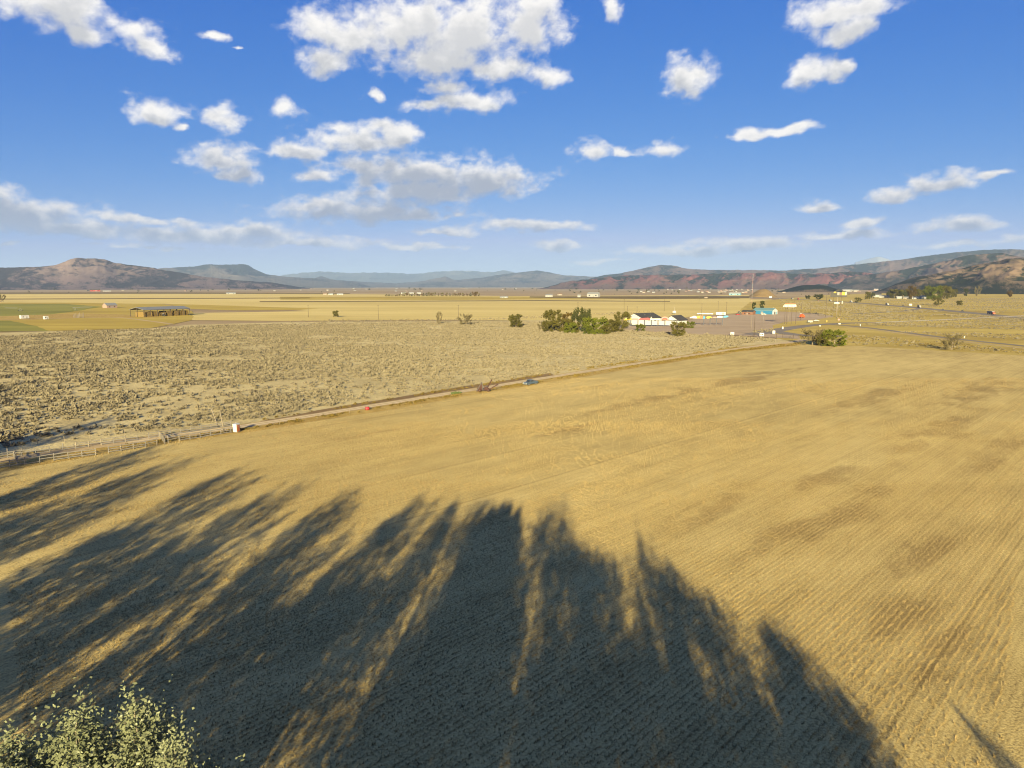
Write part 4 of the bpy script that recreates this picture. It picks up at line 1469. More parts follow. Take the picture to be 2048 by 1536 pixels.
mat('car_grey', (.16, .17, .18), .35)
mat('car_dark', (.022, .022, .028), .35)
mat('car_white', (.36, .36, .37), .35)
mat('car_red', (.30, .015, .02), .35)
mat('trailer_grey', (.10, .115, .15), .5)
mat('lamp_red', (.45, .02, .015), .3)
mat('lamp_clear', (.8, .8, .75), .2)
mat('guard_white', (.19, .19, .19), .5)


def wheels(t, xs, ys, r, w, rims=True):
    for x in xs:
        for y in ys:
            s = 1 if y > 0 else -1
            tyre = MB().tube((x, y - w / 2, r), (x, y + w / 2, r), r, r, 14).build('wheel', M['tyre'], t, True)
            if rims:
                MB().tube((x, y + s * (w / 2 - .02), r), (x, y + s * (w / 2 + .02), r), r * .58, r * .55, 10).build('rim', M['rim'], tyre)


def car(name, label, loc, rz, paint, kind='sedan', group=None, cat='car'):
    t = thing(name, label, cat, loc, rz, group)
    if kind == 'pickup':
        L, Wd = 5.9, 2.0
        b = MB()
        b.prism_y([(-2.95, .50), (2.75, .50), (2.95, .70), (2.92, 1.02), (1.55, 1.16), (-.75, 1.16), (-.75, 1.22), (-2.95, 1.22)], -1.0, 1.0)
        b.build('body', paint, t)
        MB().prism_y([(1.35, 1.16), (.65, 1.86), (-.60, 1.88), (-.80, 1.16)], -.90, .90).build('cab', paint, t)
        MB().prism_y([(1.42, 1.20), (.80, 1.80), (.74, 1.80), (1.30, 1.20)], -.78, .78).build('windshield', M['window_glass'], t)
        for s in (-1, 1):
            MB().prism_y([(1.05, 1.24), (.58, 1.74), (-.50, 1.76), (-.62, 1.24)], s * .905, s * .925).build('side_window', M['window_glass'], t)
            MB().box(2.93, s * .72, .78, .06, .36, .18).build('headlight', M['lamp_clear'], t)
            MB().box(-2.97, s * .86, .80, .06, .18, .34).build('tail_light', M['lamp_red'], t)
        MB().box(-1.85, 0, 1.225, 2.0, 1.7, .03).build('bed', M['dark_metal'], t)
        MB().box(3.0, 0, .46, .16, 1.96, .22).build('bumper', M['steel'], t)
        wheels(t, (-1.75, 1.85), (-.90, .90), .40, .28)
    else:
        top = 1.72 if kind == 'suv' else 1.42
        tail = -2.1 if kind == 'suv' else -1.55
        MB().prism_y([(-2.3, .35), (2.2, .35), (2.35, .60), (2.25, .80), (1.15, .95), (-2.25, .98), (-2.35, .7)], -.9, .9).build('body', paint, t)
        MB().prism_y([(1.1, .95), (.35, top - .06), (tail + .35, top - .06), (tail, .97)], -.80, .80).build('window', M['window_glass'], t)
        MB().prism_y([(.45, top - .08), (.30, top), (tail + .45, top), (tail + .25, top - .08)], -.76, .76).build('roof', paint, t)
        for s in (-1, 1):
            MB().box(2.31, s * .62, .62, .06, .34, .14).build('headlight', M['lamp_clear'], t)
            MB().box(-2.36, s * .68, .70, .05, .28, .16).build('tail_light', M['lamp_red'], t)
        wheels(t, (-1.4, 1.4), (-.82, .82), .33, .22, False)
    return t


def semi(name, label, loc, rz, box_mat, cab_mat, tl=13.0, twin=False, cat='truck'):
    t = thing(name, label, cat, loc, rz)
    MB().box(4.4, 0, .95, 2.0, 2.4, 2.3).build('cab', cab_mat, t)
    MB().prism_y([(5.4, .8), (7.2, .8), (7.2, 1.7), (5.4, 1.95)], -1.0, 1.0).build('hood', cab_mat, t)
    MB().box(5.43, 0, 2.1, .06, 2.0, .85).build('windshield', M['window_glass'], t)
    for s in (-1, 1):
        MB().box(4.7, s * 1.22, 2.1, .9, .04, .7).build('side_window', M['window_glass'], t)
        MB().tube((3.3, s * 1.1, 1.0), (3.3, s * 1.1, 3.9), .09, .09, 8).build('exhaust_stack', M['steel'], t)
    MB().box(2.0, 0, .7, 9.5, 1.0, .3).build('chassis', M['dark_metal'], t)
    if twin:
        h = tl / 2 - .5
        for k in (0, 1):
            cx = 2.6 - h / 2 - k * (h + 1.0)
            tr = MB().box(cx, 0, 1.15, h, 2.55, 2.8).build('trailer', box_mat, t)
            for q in range(5):
                MB().box(cx - h / 2 + .6 + q * (h - 1.2) / 4, -1.29, 1.2, .10, .05, 2.7).build('rib', M['galvanised'], tr)
    else:
        tr = MB().box(2.6 - tl / 2, 0, 1.15, tl, 2.55, 2.85).build('trailer', box_mat, t)
        for q in range(7):
            MB().box(2.6 - .8 - q * (tl - 1.6) / 6, -1.29, 1.2, .08, .05, 2.7).build('rib', M['galvanised'], tr)
    MB().box(2.6 - tl / 2, 0, .95, tl, 1.1, .2).build('trailer_frame', M['dark_metal'], t)
    wheels(t, (6.3, 2.0, .8, 3.4 - tl, 4.6 - tl), (-1.05, 1.05), .5, .45, False)
    return t


def gable(name, label, loc, rz, w, d, h, rh, wall, roof, cat='building', ridge='y', over=.5, doors=(), windows=(), group=None, thick=.25):
    """gabled building, front at local -Y; doors / windows = (face, offset along face, sill, width, height)"""
    t = thing(name, label, cat, loc, rz, group)
    b = MB()
    if ridge == 'y':
        b.prism_y([(-w / 2, -.1), (w / 2, -.1), (w / 2, h), (0, h + rh), (-w / 2, h)], -d / 2, d / 2)
    else:
        b.prism_x([(-d / 2, -.1), (d / 2, -.1), (d / 2, h), (0, h + rh), (-d / 2, h)], -w / 2, w / 2)
    b.build('wall', wall, t)
    r = MB()
    half = (w if ridge == 'y' else d) / 2
    ln = (d if ridge == 'y' else w) / 2 + over
    sl = rh / half
    for s in (-1, 1):
        e = half + over
        poly = [(0, h + rh + .02), (s * e, h - over * sl + .02), (s * e, h - over * sl + .02 + thick), (0, h + rh + thick + .02)]
        (r.prism_y if ridge == 'y' else r.prism_x)(poly, -ln, ln)
    r.build('roof', roof, t)
    for kind, lst in (('door', doors), ('window', windows)):
        for (fc, o, sill, ww, hh) in lst:
            m2 = M['window_glass'] if kind == 'window' else M['grey_wall']
            q = MB()
            if fc == 'f':
                q.box(o, -d / 2 - .03, sill, ww, .10, hh)
            elif fc == 'b':
                q.box(o, d / 2 + .03, sill, ww, .10, hh)
            elif fc == 'l':
                q.box(-w / 2 - .03, o, sill, .10, ww, hh)
            else:
                q.box(w / 2 + .03, o, sill, .10, ww, hh)
            pc = q.build(kind, m2, t)
    return t


def on_line(px, py, px2, py2):
    """heading (rotation for +X) along the road from one pixel to another"""
    a, b = G(px, py), G(px2, py2)
    return math.atan2((b - a).y, (b - a).x)


# ---------------------------------------------------------------- beside the dirt road
g = G(1061, 769.5)
car('pickup_truck', 'blue grey pickup truck parked on the dirt road verge', (g.x, g.y, .02), math.pi + math.atan2(ROADDIR.y, ROADDIR.x), M['car_blue'], 'pickup', cat='pickup')

g = G(968, 783)
t = thing('farm_machine', 'rusty old farm machine with two raised arms by the dirt road', 'farm machine', (g.x, g.y, 0), facing(g, 0))
MB().box(-.3, 0, .45, 3.6, 1.0, .35).build('frame', M['rust'], t)
sc = MB()
sc.prism_y([(-2.6, .1), (-1.0, .15), (-.25, 1.0), (-.55, 3.2), (-.80, 3.25), (-2.3, 1.2)], -.35, -.05)
sc.build('scoop_plate', M['rust'], t)
MB().beam((-2.5, -.4, .1), (-.7, -.4, 3.25), .22, .22).build('scoop_rib', M['dark_metal'], t)
MB().beam((-.3, -.4, .4), (-.65, -.4, 3.2), .22, .22).build('scoop_rib', M['dark_metal'], t)
MB().beam((.9, 0, .7), (2.7, .8, 4.0), .26, .30).build('lift_arm', M['rust'], t)
MB().beam((1.2, -.1, .35), (4.6, -.5, 2.5), .26, .30).build('lift_arm', M['rust'], t)
MB().box(.7, 0, .8, 1.2, .9, .8).build('gearbox', M['rust'], t)
for x, y in ((-1.4, -.75), (-1.4, .75), (1.4, -.7), (1.4, .7)):
    w_ = MB().tube((x, y - .12, .55), (x, y + .12, .55), .55, .55, 14).build('wheel', M['rust'], t, True)
    MB().tube((x, y - .2, .55), (x, y + .2, .55), .12, .12, 8).build('hub', M['dark_metal'], w_)

g = G(735, 820)
t = thing('red_barrel', 'small tipped red barrel with a dark stake beside the dirt road', 'barrel', (g.x, g.y, 0), facing(g, 20))
MB().tube((-.5, 0, .42), (.5, .1, .48), .42, .42, 14).build('drum', M['sign_red'], t, True)
for x in (-.25, .25):
    MB().tube((x - .03, .02, .44), (x + .03, .03, .45), .45, .45, 14).build('hoop', M['car_red'], t)
MB().tube((-.55, .2, 0), (-.60, .2, 1.3), .05, .05, 6).build('stake', M['pole_wood'], t)

# portable toilet
g = G(473, 864)
t = thing('portable_toilet', 'white portable toilet with an orange door at the end of the corral', 'toilet', (g.x, g.y, 0), facing(g, -42))
MB().box(0, 0, .1, 1.15, 1.15, 1.85).build('cabin', M['white_paint'], t)
dr = MB().box(.57 + .025, 0, .18, .06, .86, 1.6).build('door', M['sign_orange'], t)
MB().box(.635, .30, .95, .05, .06, .16).build('handle', M['dark_metal'], dr)
MB().box(.635, 0, 1.35, .03, .35, .25).build('notice', M['sign_pink'], dr)
MB().prism_y([(-.64, 1.95), (.64, 1.95), (.5, 2.1), (-.5, 2.1)], -.64, .64).build('roof', M['white_paint'], t)
MB().tube((-.45, .45, 2.0), (-.45, .45, 2.35), .05, .05, 8).build('vent_pipe', M['white_paint'], t)
MB().box(0, 0, 0, 1.2, 1.2, .1).build('skid', M['dark_metal'], t)

# two leaning poles
for (bx, by, tx, ty, lab) in ((436.5, 853.5, 426, 817, 'far bare pole leaning left behind the corral'), (449.5, 866.5, 443, 822, 'near bare pole leaning left before the corral end')):
    g = G(bx, by)
    k = m_per_px(bx, by)
    t = thing('leaning_pole', lab, 'pole', (g.x, g.y, 0), facing(g, 0))
    h = (by - ty) * k * 1.03
    MB().tube((0, 0, -.1), ((tx - bx) * k, .2, h), .15, .10, 8).build('shaft', M['pale_wood'], t, True)
    MB().tube(((tx - bx) * k * .985, .2, h * .985), ((tx - bx) * k, .2, h + .03), .115, .115, 8).build('cap', M['grey_board'], t)


# ---------------------------------------------------------------- corral fences
def board_fence(name, label, pts_px, height, seed, rails=3, gap=(), step=2.4):
    P = [G(*p) for p in pts_px]
    L = [0]
    for a, b in zip(P[:-1], P[1:]):
        L.append(L[-1] + (b - a).length)
    n = int(L[-1] / step)
    rg = random.Random(seed)
    t = thing(name, label, 'fence', (P[0].x, P[0].y, 0), 0)

    def at(s):
        for i in range(len(P) - 1):
            if s <= L[i + 1]:
                return P[i].lerp(P[i + 1], (s - L[i]) / (L[i + 1] - L[i]))
        return P[-1]
    post_me = MB().box(0, 0, -.2, .14, .14, 1.0).mesh('post', M['grey_board'])
    rail_me = MB().box(.5, 0, -.08, 1.0, .05, .16).mesh('rail', M['grey_board'])
    post_mp = MB().box(0, 0, -.2, .17, .17, 1.0).mesh('post', M['pale_wood'])
    pos = [at(L[-1] * i / n) for i in range(n + 1)]
    for i, p in enumerate(pos):
        o = link('post', post_mp if rg.random() < .25 else post_me, t)
        o.location = p - P[0]
        hh = height * rg.uniform(.9, 1.12) * (1.35 if rg.random() < .12 else 1)
        o.scale = (1, 1, hh / .8)
        o.rotation_euler = (rg.uniform(-.05, .05), rg.uniform(-.05, .05), rg.uniform(0, .4))
        if i == n or i in gap:
            continue
        q = pos[i + 1]
        d = q - p
        for r in range(rails):
            if rg.random() < .10:
                continue
            o = link('rail', rail_me, t)
            z0 = height * (.22 + .70 * r / max(1, rails - 1)) + rg.uniform(-.05, .05)
            z1 = z0 + rg.uniform(-.10, .10)
            side = Vector((-d.y, d.x, 0)).normalized() * -.12
            o.location = p - P[0] + side + Vector((0, 0, z0))
            o.rotation_euler = (0, -math.atan2(z1 - z0, d.length), math.atan2(d.y, d.x))
            o.scale = (d.length + .1, 1, 1)
    return t


board_fence('corral_fence', 'front row of the weathered grey corral fence along the stubble field', [(-70, 951), (0, 937), (90, 924), (180, 912), (300, 893), (400, 876), (462, 866)], 1.45, 3, gap=(9, 14))
board_fence('corral_fence', 'back row of the weathered grey corral fence behind the lane', [(-70, 931), (20, 915), (140, 899), (250, 884), (345, 870), (430, 857), (462, 853)], 1.35, 4, gap=(6, 13))
board_fence('corral_fence', 'short cross fence closing the corral lane at its left end', [(36, 931), (28, 914)], 1.5, 6, step=1.6)
board_fence('corral_fence', 'short cross fence closing the corral lane near the poles', [(330, 888), (318, 874)], 1.5, 7, step=1.6)

# wire fence posts
thin_me = MB().tube((0, 0, -.2), (0, 0, 1.35), .06, .05, 6).mesh('fence_post', M['pale_wood'])
dark_me = MB().tube((0, 0, -.2), (0, 0, 1.7), .12, .10, 6).mesh('fence_post', M['pole_wood'])
rg = random.Random(8)


def posts(pts_px, step, me_, label, group):
    P = [G(*p) for p in pts_px]
    for a, b in zip(P[:-1], P[1:]):
        n = max(1, int((b - a).length / step))
        for i in range(n):
            p = a.lerp(b, i / n)
            o = link('fence_post', me_)
            o.location = (p.x + rg.uniform(-.2, .2), p.y + rg.uniform(-.2, .2), 0)
            o.rotation_euler = (rg.uniform(-.08, .08), rg.uniform(-.08, .08), 0)
            o.scale = (1, 1, rg.uniform(.85, 1.15))
            tag(o, label, 'post', group)


posts([(520, 836), (740, 799), (960, 764), (1200, 729), (1460, 692)], 7.0, thin_me, 'thin pale wire fence post along the far side of the dirt road', 'posts along the far side of the dirt road')
posts([(20, 893), (180, 880), (310, 862), (410, 845)], 5.0, thin_me, 'pale post of the old wire fence behind the corral', 'old fence posts behind the corral')
posts([(560, 850), (700, 827), (780, 814)], 9.0, thin_me, 'short pale post along the near side of the dirt road', 'posts along the near side of the dirt road')
posts([(1330, 668), (1400, 673), (1470, 676.5), (1545, 680)], 4.2, dark_me, 'dark stubby fence post along the front of the gravel lot', 'dark posts before the gravel lot')

g = G(1575, 677)
t = thing('gate', 'dark metal gate at the entrance to the dirt road', 'gate', (g.x, g.y, 0), facing(g, 0))
for x, h in ((-7, 3.0), (-3.4, 3.6), (1.5, 1.8), (3.6, 2.8)):
    MB().tube((x, 0, 0), (x, 0, h), .14, .14, 8).build('post', M['pole_wood'], t)
for z in (.5, .9, 1.3):
    MB().tube((-3.4, 0, z), (3.6, 0, z), .05, .05, 6).build('bar', M['dark_metal'], t)
MB().beam((-3.4, 0, .45), (3.6, 0, 1.35), .06, .06).build('brace', M['dark_metal'], t)

# ---------------------------------------------------------------- utility poles and lamps
pole_k = {}


def utility_pole(px, top, base, label, arms=1, rad=.16, group=None):
    g = G(px, base)
    h = (base - top) * m_per_px(px, base)
    t = thing('utility_pole', label, 'pole', (g.x, g.y, 0), facing(g, 25), group)
    MB().tube((0, 0, -.3), (0, 0, h), rad * 1.15, rad * .8, 8).build('shaft', M['pole_wood'], t, True)
    for a in range(arms):
        z = h - .5 - a * 1.1
        arm = MB().box(0, 0, z, 2.4, .12, .14).build('crossarm', M['pole_wood'], t)
        for x in (-1.05, -.4, .4, 1.05):
            MB().tube((x, 0, z + .14), (x, 0, z + .36), .05, .04, 6).build('insulator', M['grey_wall'], arm)
    return t


POLES = [(617, 610, 634, 'leftmost utility pole at the far pasture edge', 1), (757, 610, 640, 'utility pole between the lone tree and the leaning shrub', 1),
         (917, 610, 638, 'utility pole rising behind the wide bare shrub', 1), (1155.5, 604, 636, 'utility pole rising behind the tallest dark tree', 1),
         (1248, 599, 626, 'tall utility pole behind the olive tree by the shop', 1), (1328.5, 597, 622, 'utility pole in the grain field right of the shop roof', 1),
         (1398, 595, 607, 'distant utility pole in the pale grain field', 1), (1403, 607, 633, 'utility pole behind the coloured sign', 1),
         (1436, 602, 624, 'utility pole left of the white box trailer', 1), (1452.5, 604, 631, 'tall utility pole at the right end of the white box trailer', 2),
         (1460, 594, 603, 'small distant utility pole in the grain field', 1), (1274, 613, 624, 'double pole frame behind the shop ridge', 2),
         (1601.5, 607, 640, 'dark tall pole left of the orange truck', 0), (1620, 607, 634, 'thin pole right of the orange truck', 1),
         (1508, 633, 672, 'dark pole beside the pale lamp post', 0), (1651, 590, 634, 'thick brown pole left of the tall billboard', 0),
         (1254, 612, 640, 'pale pole standing against the shop left end', 0)]
for px, top, base, lab, arms in POLES:
    utility_pole(px, top, base, lab, arms, .22 if arms == 0 else .17)


def lamp_post(px, top, base, label, arm=2.5, double=False, m_='pale_wood'):
    g = G(px, base)
    h = (base - top) * m_per_px(px, base)
    t = thing('lamp_post', label, 'lamp', (g.x, g.y, 0), facing(g, 0))
    MB().tube((0, 0, 0), (0, 0, h), .13, .08, 8).build('shaft', M[m_], t, True)
    for s in ((-1, 1) if double else (-1,)):
        MB().tube((0, 0, h), (s * arm, 0, h + .35), .09, .07, 6).build('arm', M[m_], t)
        MB().box(s * (arm + .4), 0, h + .25, .9, .35, .18).build('lamp_head', M['galvanised'], t)


lamp_post(1502.5, 625, 660, 'pale lamp post with one arm at the edge of the gravel lot', 3.2)
lamp_post(1577, 616, 645, 'pale lamp post under the lettered sign', 3.0, True)
lamp_post(1526, 627, 651, 'thin left post of the pair before the blue building', .1, False, 'galvanised')
lamp_post(1547.5, 616, 648, 'thin lamp post at the white gable of the blue building', .8, False, 'galvanised')

# red and white mast
g = G(1503.5, 606)
k = m_per_px(1503.5, 606)
t = thing('radio_mast', 'tall thin red and white radio mast above the valley', 'mast', (g.x, g.y, 0), facing(g, 0))
hh = 58 * k
for i in range(6):
    a, b = hh * i / 6, hh * (i + 1) / 6
    sec = MB()
    for (x, y) in ((-.8, -.5), (.8, -.5), (0, .9)):
        sec.tube((x * .6, y * .6, a), (x * .6, y * .6, b), .07, .07, 5)
    for q in range(3):
        za, zb = a + (b - a) * q / 3, a + (b - a) * (q + 1) / 3
        sec.beam((-.48, -.3, za), (.48, -.3, zb), .06, .06)
        sec.beam((.48, -.3, za), (0, .54, zb), .06, .06)
        sec.beam((0, .54, za), (-.48, -.3, zb), .06, .06)
    sec.build('mast_section', M['sign_pink'] if i % 2 == 0 else M['galvanised'], t)


# ---------------------------------------------------------------- the shop and its signs
def plane_pt(base_px, base_py, px, py):
    """offset right / up in metres on an upright plane facing the camera at the base point"""
    k = m_per_px(base_px, base_py)
    return (px - base_px) * k, (base_py - py) * k


def local_poly(bx, by, pts):
    return [plane_pt(bx, by, *p) for p in pts]


g = G(1287, 645.5)
t = gable('shop_building', 'white shop with a dark gabled roof behind the long sign', (g.x, g.y, 0), facing(g, -38), 21.5, 28, 4.6, 4.6, M['white_paint'], M['dark_roof'], 'shop',
          doors=(('f', 3, 0, 2.2, 2.6), ('f', -6, 0, 3.0, 3.0)), windows=(('f', -1.5, 1.0, 2.6, 1.6), ('r', -6, 1.0, 3.0, 1.8), ('r', 4, 1.0, 3.0, 1.8)), over=.7)
for (x, y) in ((4.5, -4), (3.2, 6)):
    MB().tube((x, y, 6.6), (x, y, 8.4), .25, .25, 8).build('roof_vent', M['galvanised'], t)
MB().prism_x([(-6, 3.8), (-1, 3.8), (-3.5, 6.6)], 8.8, 11.6).build('dormer', M['white_paint'], t)
sd = MB()
for s in (-1, 1):
    sd.prism_x([(-3.5, 6.65), (-3.5 + s * 3.0, 3.6), (-3.5 + s * 3.0, 3.85), (-3.5, 6.95)], 6.5, 11.9)
sd.build('dormer_roof', M['dark_roof'], t)

g = G(1352, 648)
t = gable('porch_wing', 'lower white wing with a dark roof and gabled porch beside the shop', (g.x, g.y, 0), facing(g, -30), 13.5, 15, 4.2, 3.8, M['white_paint'], M['dark_roof'], 'shop',
          windows=tuple(('f', -5 + 2.5 * i, .9, 1.9, 1.9) for i in range(5)), doors=(('r', -4, 0, 2.0, 2.4),), over=1.1)
for x in (-6.2, -2, 2, 6.2):
    MB().box(x, -9.4, 0, .25, .25, 4.0).build('porch_post', M['white_paint'], t)
MB().prism_y([(-7.2, 4.0), (7.2, 4.0), (7.2, 4.25), (-7.2, 4.25)], -9.7, -7.6).build('porch_roof', M['dark_roof'], t)
MB().box(0, -7.62, 6.4, .5, .06, 1.2).build('gable_vent', M['grey_wall'], t)

# long sign on posts
bx, by = 1300, 652.5
g = G(bx, by)
t = thing('long_sign', 'long low sign on posts with yellow, red and rainbow panels before the shop', 'sign', (g.x, g.y, 0), facing(g, -5))
for px in (1262, 1276, 1289, 1302.5, 1315.5, 1329):
    x, z = plane_pt(bx, by, px, 640)
    MB().box(x, -.1, 0, .75, .5, z).build('post', M['sign_navy'], t)
x0, z0 = plane_pt(bx, by, 1258, 640.4)
x1, z1 = plane_pt(bx, by, 1344, 639.2)
MB().box((x0 + x1) / 2, 0, z0, x1 - x0, .4, .35).build('beam', M['dark_metal'], t)


def panel(pts, m_, nm='panel', y=-.35, th=.2):
    MB().prism_y(local_poly(bx, by, pts), y, y + th).build(nm, m_, t)


panel([(1249, 644), (1249, 639), (1254, 636.5), (1263, 636.5), (1263, 639.8), (1254, 641)], M['sign_yellow'])
panel([(1263.4, 639.8), (1263.4, 636.8), (1276, 636.8), (1276, 639.8)], M['sign_pink'])
panel([(1276.4, 639.8), (1280, 636.6), (1296, 635.6), (1300, 637.8), (1300, 639.8)], M['sign_red'])
panel([(1300.4, 639.8), (1300.4, 637.2), (1320, 636.6), (1320, 639.8)], M['white_paint'])
# rainbow: three half rings
for r0, r1, m_ in ((5.6, 8.4, 'sign_pink'), (3.4, 5.4, 'sign_red'), (0.0, 3.2, 'sign_orange')):
    pts = [(1328.5 + r1 * math.cos(a), 639.8 - r1 * .82 * math.sin(a)) for a in np.linspace(0, math.pi, 11)]
    if r0:
        pts += [(1328.5 + r0 * math.cos(a), 639.8 - r0 * .82 * math.sin(a)) for a in np.linspace(math.pi, 0, 11)]
    ring = MB()
    lp = local_poly(bx, by, pts)
    if r0:
        nn = 11
        for i in range(nn - 1):
            ring.prism_y([lp[i], lp[i + 1], lp[2 * nn - 2 - i], lp[2 * nn - 1 - i]], -.35, -.15)
    else:
        ring.prism_y(lp, -.35, -.15)
    ring.build('rainbow_band', M[m_], t)
panel([(1337.4, 639.6), (1337.4, 634.4), (1341, 634.4), (1341, 638.6), (1347, 638.6), (1347, 639.6)], M['pale_blue'])
# white boards behind the posts
for i in range(6):
    a = 1263 + i * 13.2
    xa, za = plane_pt(bx, by, a + .8, 650.0)
    xb, zb = plane_pt(bx, by, a + 12.4, 641.5)
    MB().box((xa + xb) / 2, .45, za, xb - xa, .12, zb - za).build('board', M['board_white'], t)
# slanted barriers standing before it
for i, px in enumerate((1293, 1299.5, 1306.5, 1312.5, 1319, 1325)):
    q = G(px, 655.0)
    o = thing('barrier', ['slanted dark barrier before the long sign, ' + w for w in ('leftmost', 'second from left', 'third from left', 'third from right', 'second from right', 'rightmost')][i], 'barrier',
              (q.x, q.y, 0), facing(q, 0), 'slanted barriers before the long sign')
    MB().beam((-1.1, 0, .95), (1.0, 0, .12), .18, .2).build('rail', M['dark_metal'], o)
    MB().beam((-1.0, 0, 0), (-1.0, 0, .95), .12, .12).build('leg', M['pale_wood'], o)
    MB().beam((.4, .3, 0), (.4, .3, .4), .12, .12).build('leg', M['pale_wood'], o)

# second sign
bx, by = 1425, 650.5
g = G(bx, by)
t = thing('coloured_sign', 'coloured sign band on four dark posts in the gravel lot', 'sign', (g.x, g.y, 0), facing(g, 6))
for px in (1408, 1420, 1432, 1443.5):
    x, z = plane_pt(bx, by, px, 635)
    MB().box(x, -.1, 0, .75, .5, z).build('post', M['sign_navy'], t)
x0, z0 = plane_pt(bx, by, 1381, 637)
x1, _ = plane_pt(bx, by, 1448, 637)
MB().box((x0 + x1) / 2, .1, z0 + .25, x1 - x0, .25, .3).build('beam', M['dark_metal'], t)
panel([(1380, 636.6), (1381, 634.4), (1385, 633.6), (1387, 632.2), (1391, 632.2), (1394, 634), (1394, 637)], M['white_paint'], 'vehicle_picture')
panel([(1394.3, 637), (1394.3, 632.6), (1399.4, 632.2), (1399.4, 637)], M['sign_yellow'])
panel([(1399.7, 637.6), (1399.7, 631.8), (1405, 631.8), (1405, 637.6)], M['sign_orange'])
panel([(1405.4, 638.2), (1406.4, 632.8), (1410, 632.8), (1409.4, 638.2)], M['sign_blue'])
panel([(1411.6, 634.6), (1414, 632.8), (1421, 632.8), (1423.6, 635.2), (1421, 636.4), (1414, 637.4)], M['sign_yellow'])
panel([(1424, 635.6), (1426, 633.6), (1432, 633.6), (1432, 635.6)], M['sign_pink'])
panel([(1432.3, 635.4), (1433.5, 632.2), (1438, 631.6), (1443.5, 632.2), (1443.5, 635.4)], M['white_paint'])
panel([(1443.8, 634.2), (1446.5, 631.4), (1452, 630.8), (1455.5, 632.2), (1452, 634.8), (1446.5, 635.2)], M['sign_blue'])

# lettered sign on tall posts
bx, by = 1578, 648.5
g = G(bx, by)
t = thing('lettered_sign', 'white lettered sign with a red top edge on tall dark posts', 'sign', (g.x, g.y, 0), facing(g, 0))
for px, top in ((1569.5, 614), (1582, 614), (1590, 621), (1573, 614)):
    x, z = plane_pt(bx, by, px, top)
    MB().box(x, .3 if px in (1573, 1590) else 0, 0, .42, .42, z).build('post', M['pole_wood'], t)
panel([(1565, 614), (1567, 609.6), (1589, 609.2), (1590, 613), (1585, 614.4)], M['white_paint'], 'board')
panel([(1568.5, 609.4), (1568.5, 607.6), (1588.5, 607.6), (1588.5, 609.0)], M['sign_orange'], 'top_panel', -.4)
for i in range(8):
    a = 1567.5 + i * 2.5
    panel([(a, 613.4), (a, 611.2), (a + 1.3, 610.8), (a + 1.3, 613.2)], M['sign_pink'] if i % 3 else M['sign_navy'], 'letter', -.42, .06)

# tall billboard with digits
bx, by = 1674, 633
g = G(bx, by)
t = thing('tall_billboard', 'tall double billboard with a yellow 9 above the highway', 'billboard', (g.x, g.y, 0), facing(g, 0))
x, z = plane_pt(bx, by, 1673, 594)
MB().tube((x, 0, 0), (x, 0, z), .5, .4, 10).build('mast', M['pale_wood'], t, True)
for px in (1666, 1679.5):
    x, z = plane_pt(bx, by, px, 594)
    MB().tube((x, .3, 0), (x, .3, z), .2, .2, 6).build('post', M['pole_wood'], t)
panel([(1659.5, 594), (1659.5, 590.8), (1689, 590.8), (1689, 594)], M['sign_black'], 'catwalk', -.9, 1.2)
panel([(1660.5, 590.6), (1660.5, 584.8), (1664.5, 584), (1664.5, 590.6)], M['sign_black'], 'panel')
panel([(1664.8, 590.6), (1664.8, 583.6), (1671.4, 583.2), (1671.4, 590.6)], M['sign_black'], 'panel')
panel([(1671.7, 590.6), (1671.7, 584.4), (1675.8, 584.4), (1675.8, 590.6)], M['grey_wall'], 'panel')
panel([(1676.1, 590.6), (1676.1, 584.8), (1680, 584.8), (1680, 590.6)], M['brown_roof'], 'panel')
panel([(1680.3, 590.6), (1680.3, 583.8), (1686, 584.2), (1686, 590.6)], M['sign_yellow'], 'panel')
panel([(1686.3, 590.6), (1686.3, 584.2), (1688.2, 584.2), (1688.2, 590.6)], M['white_paint'], 'panel')
panel([(1669, 582), (1671, 580), (1675, 579.4), (1677.5, 582)], M['dark_roof'], 'crest')
panel([(1667, 607.4), (1667, 605.4), (1673, 604.2), (1677, 605.4), (1677, 607.4)], M['white_paint'], 'lower_board', -.7)
panel([(1681, 607.5), (1681, 602), (1682.2, 602), (1682.2, 607.5)], M['white_paint'], 'lower_board', -.7)
fc = bpy.data.curves.new('digit', 'FONT')
fc.body = '9'
fc.size = 1.0
fc.offset = .03
fc.extrude = .02
fo = bpy.data.objects.new('digit', fc)
COL.objects.link(fo)
bpy.context.view_layer.update()
me = bpy.data.meshes.new_from_object(fo.evaluated_get(bpy.context.evaluated_depsgraph_get()))
bpy.data.objects.remove(fo)
me.materials.clear()
me.materials.append(M['sign_yellow'])
dg_ = link('digit', me, t)
x, z = plane_pt(bx, by, 1665.2, 590.2)
_, z2 = plane_pt(bx, by, 1666.2, 584.2)
dg_.location = (x, -.37, z)
dg_.rotation_euler = (math.pi / 2, 0, 0)
dg_.scale = ((z2 - z) / .62, (z2 - z) / .66, (z2 - z) / .7)

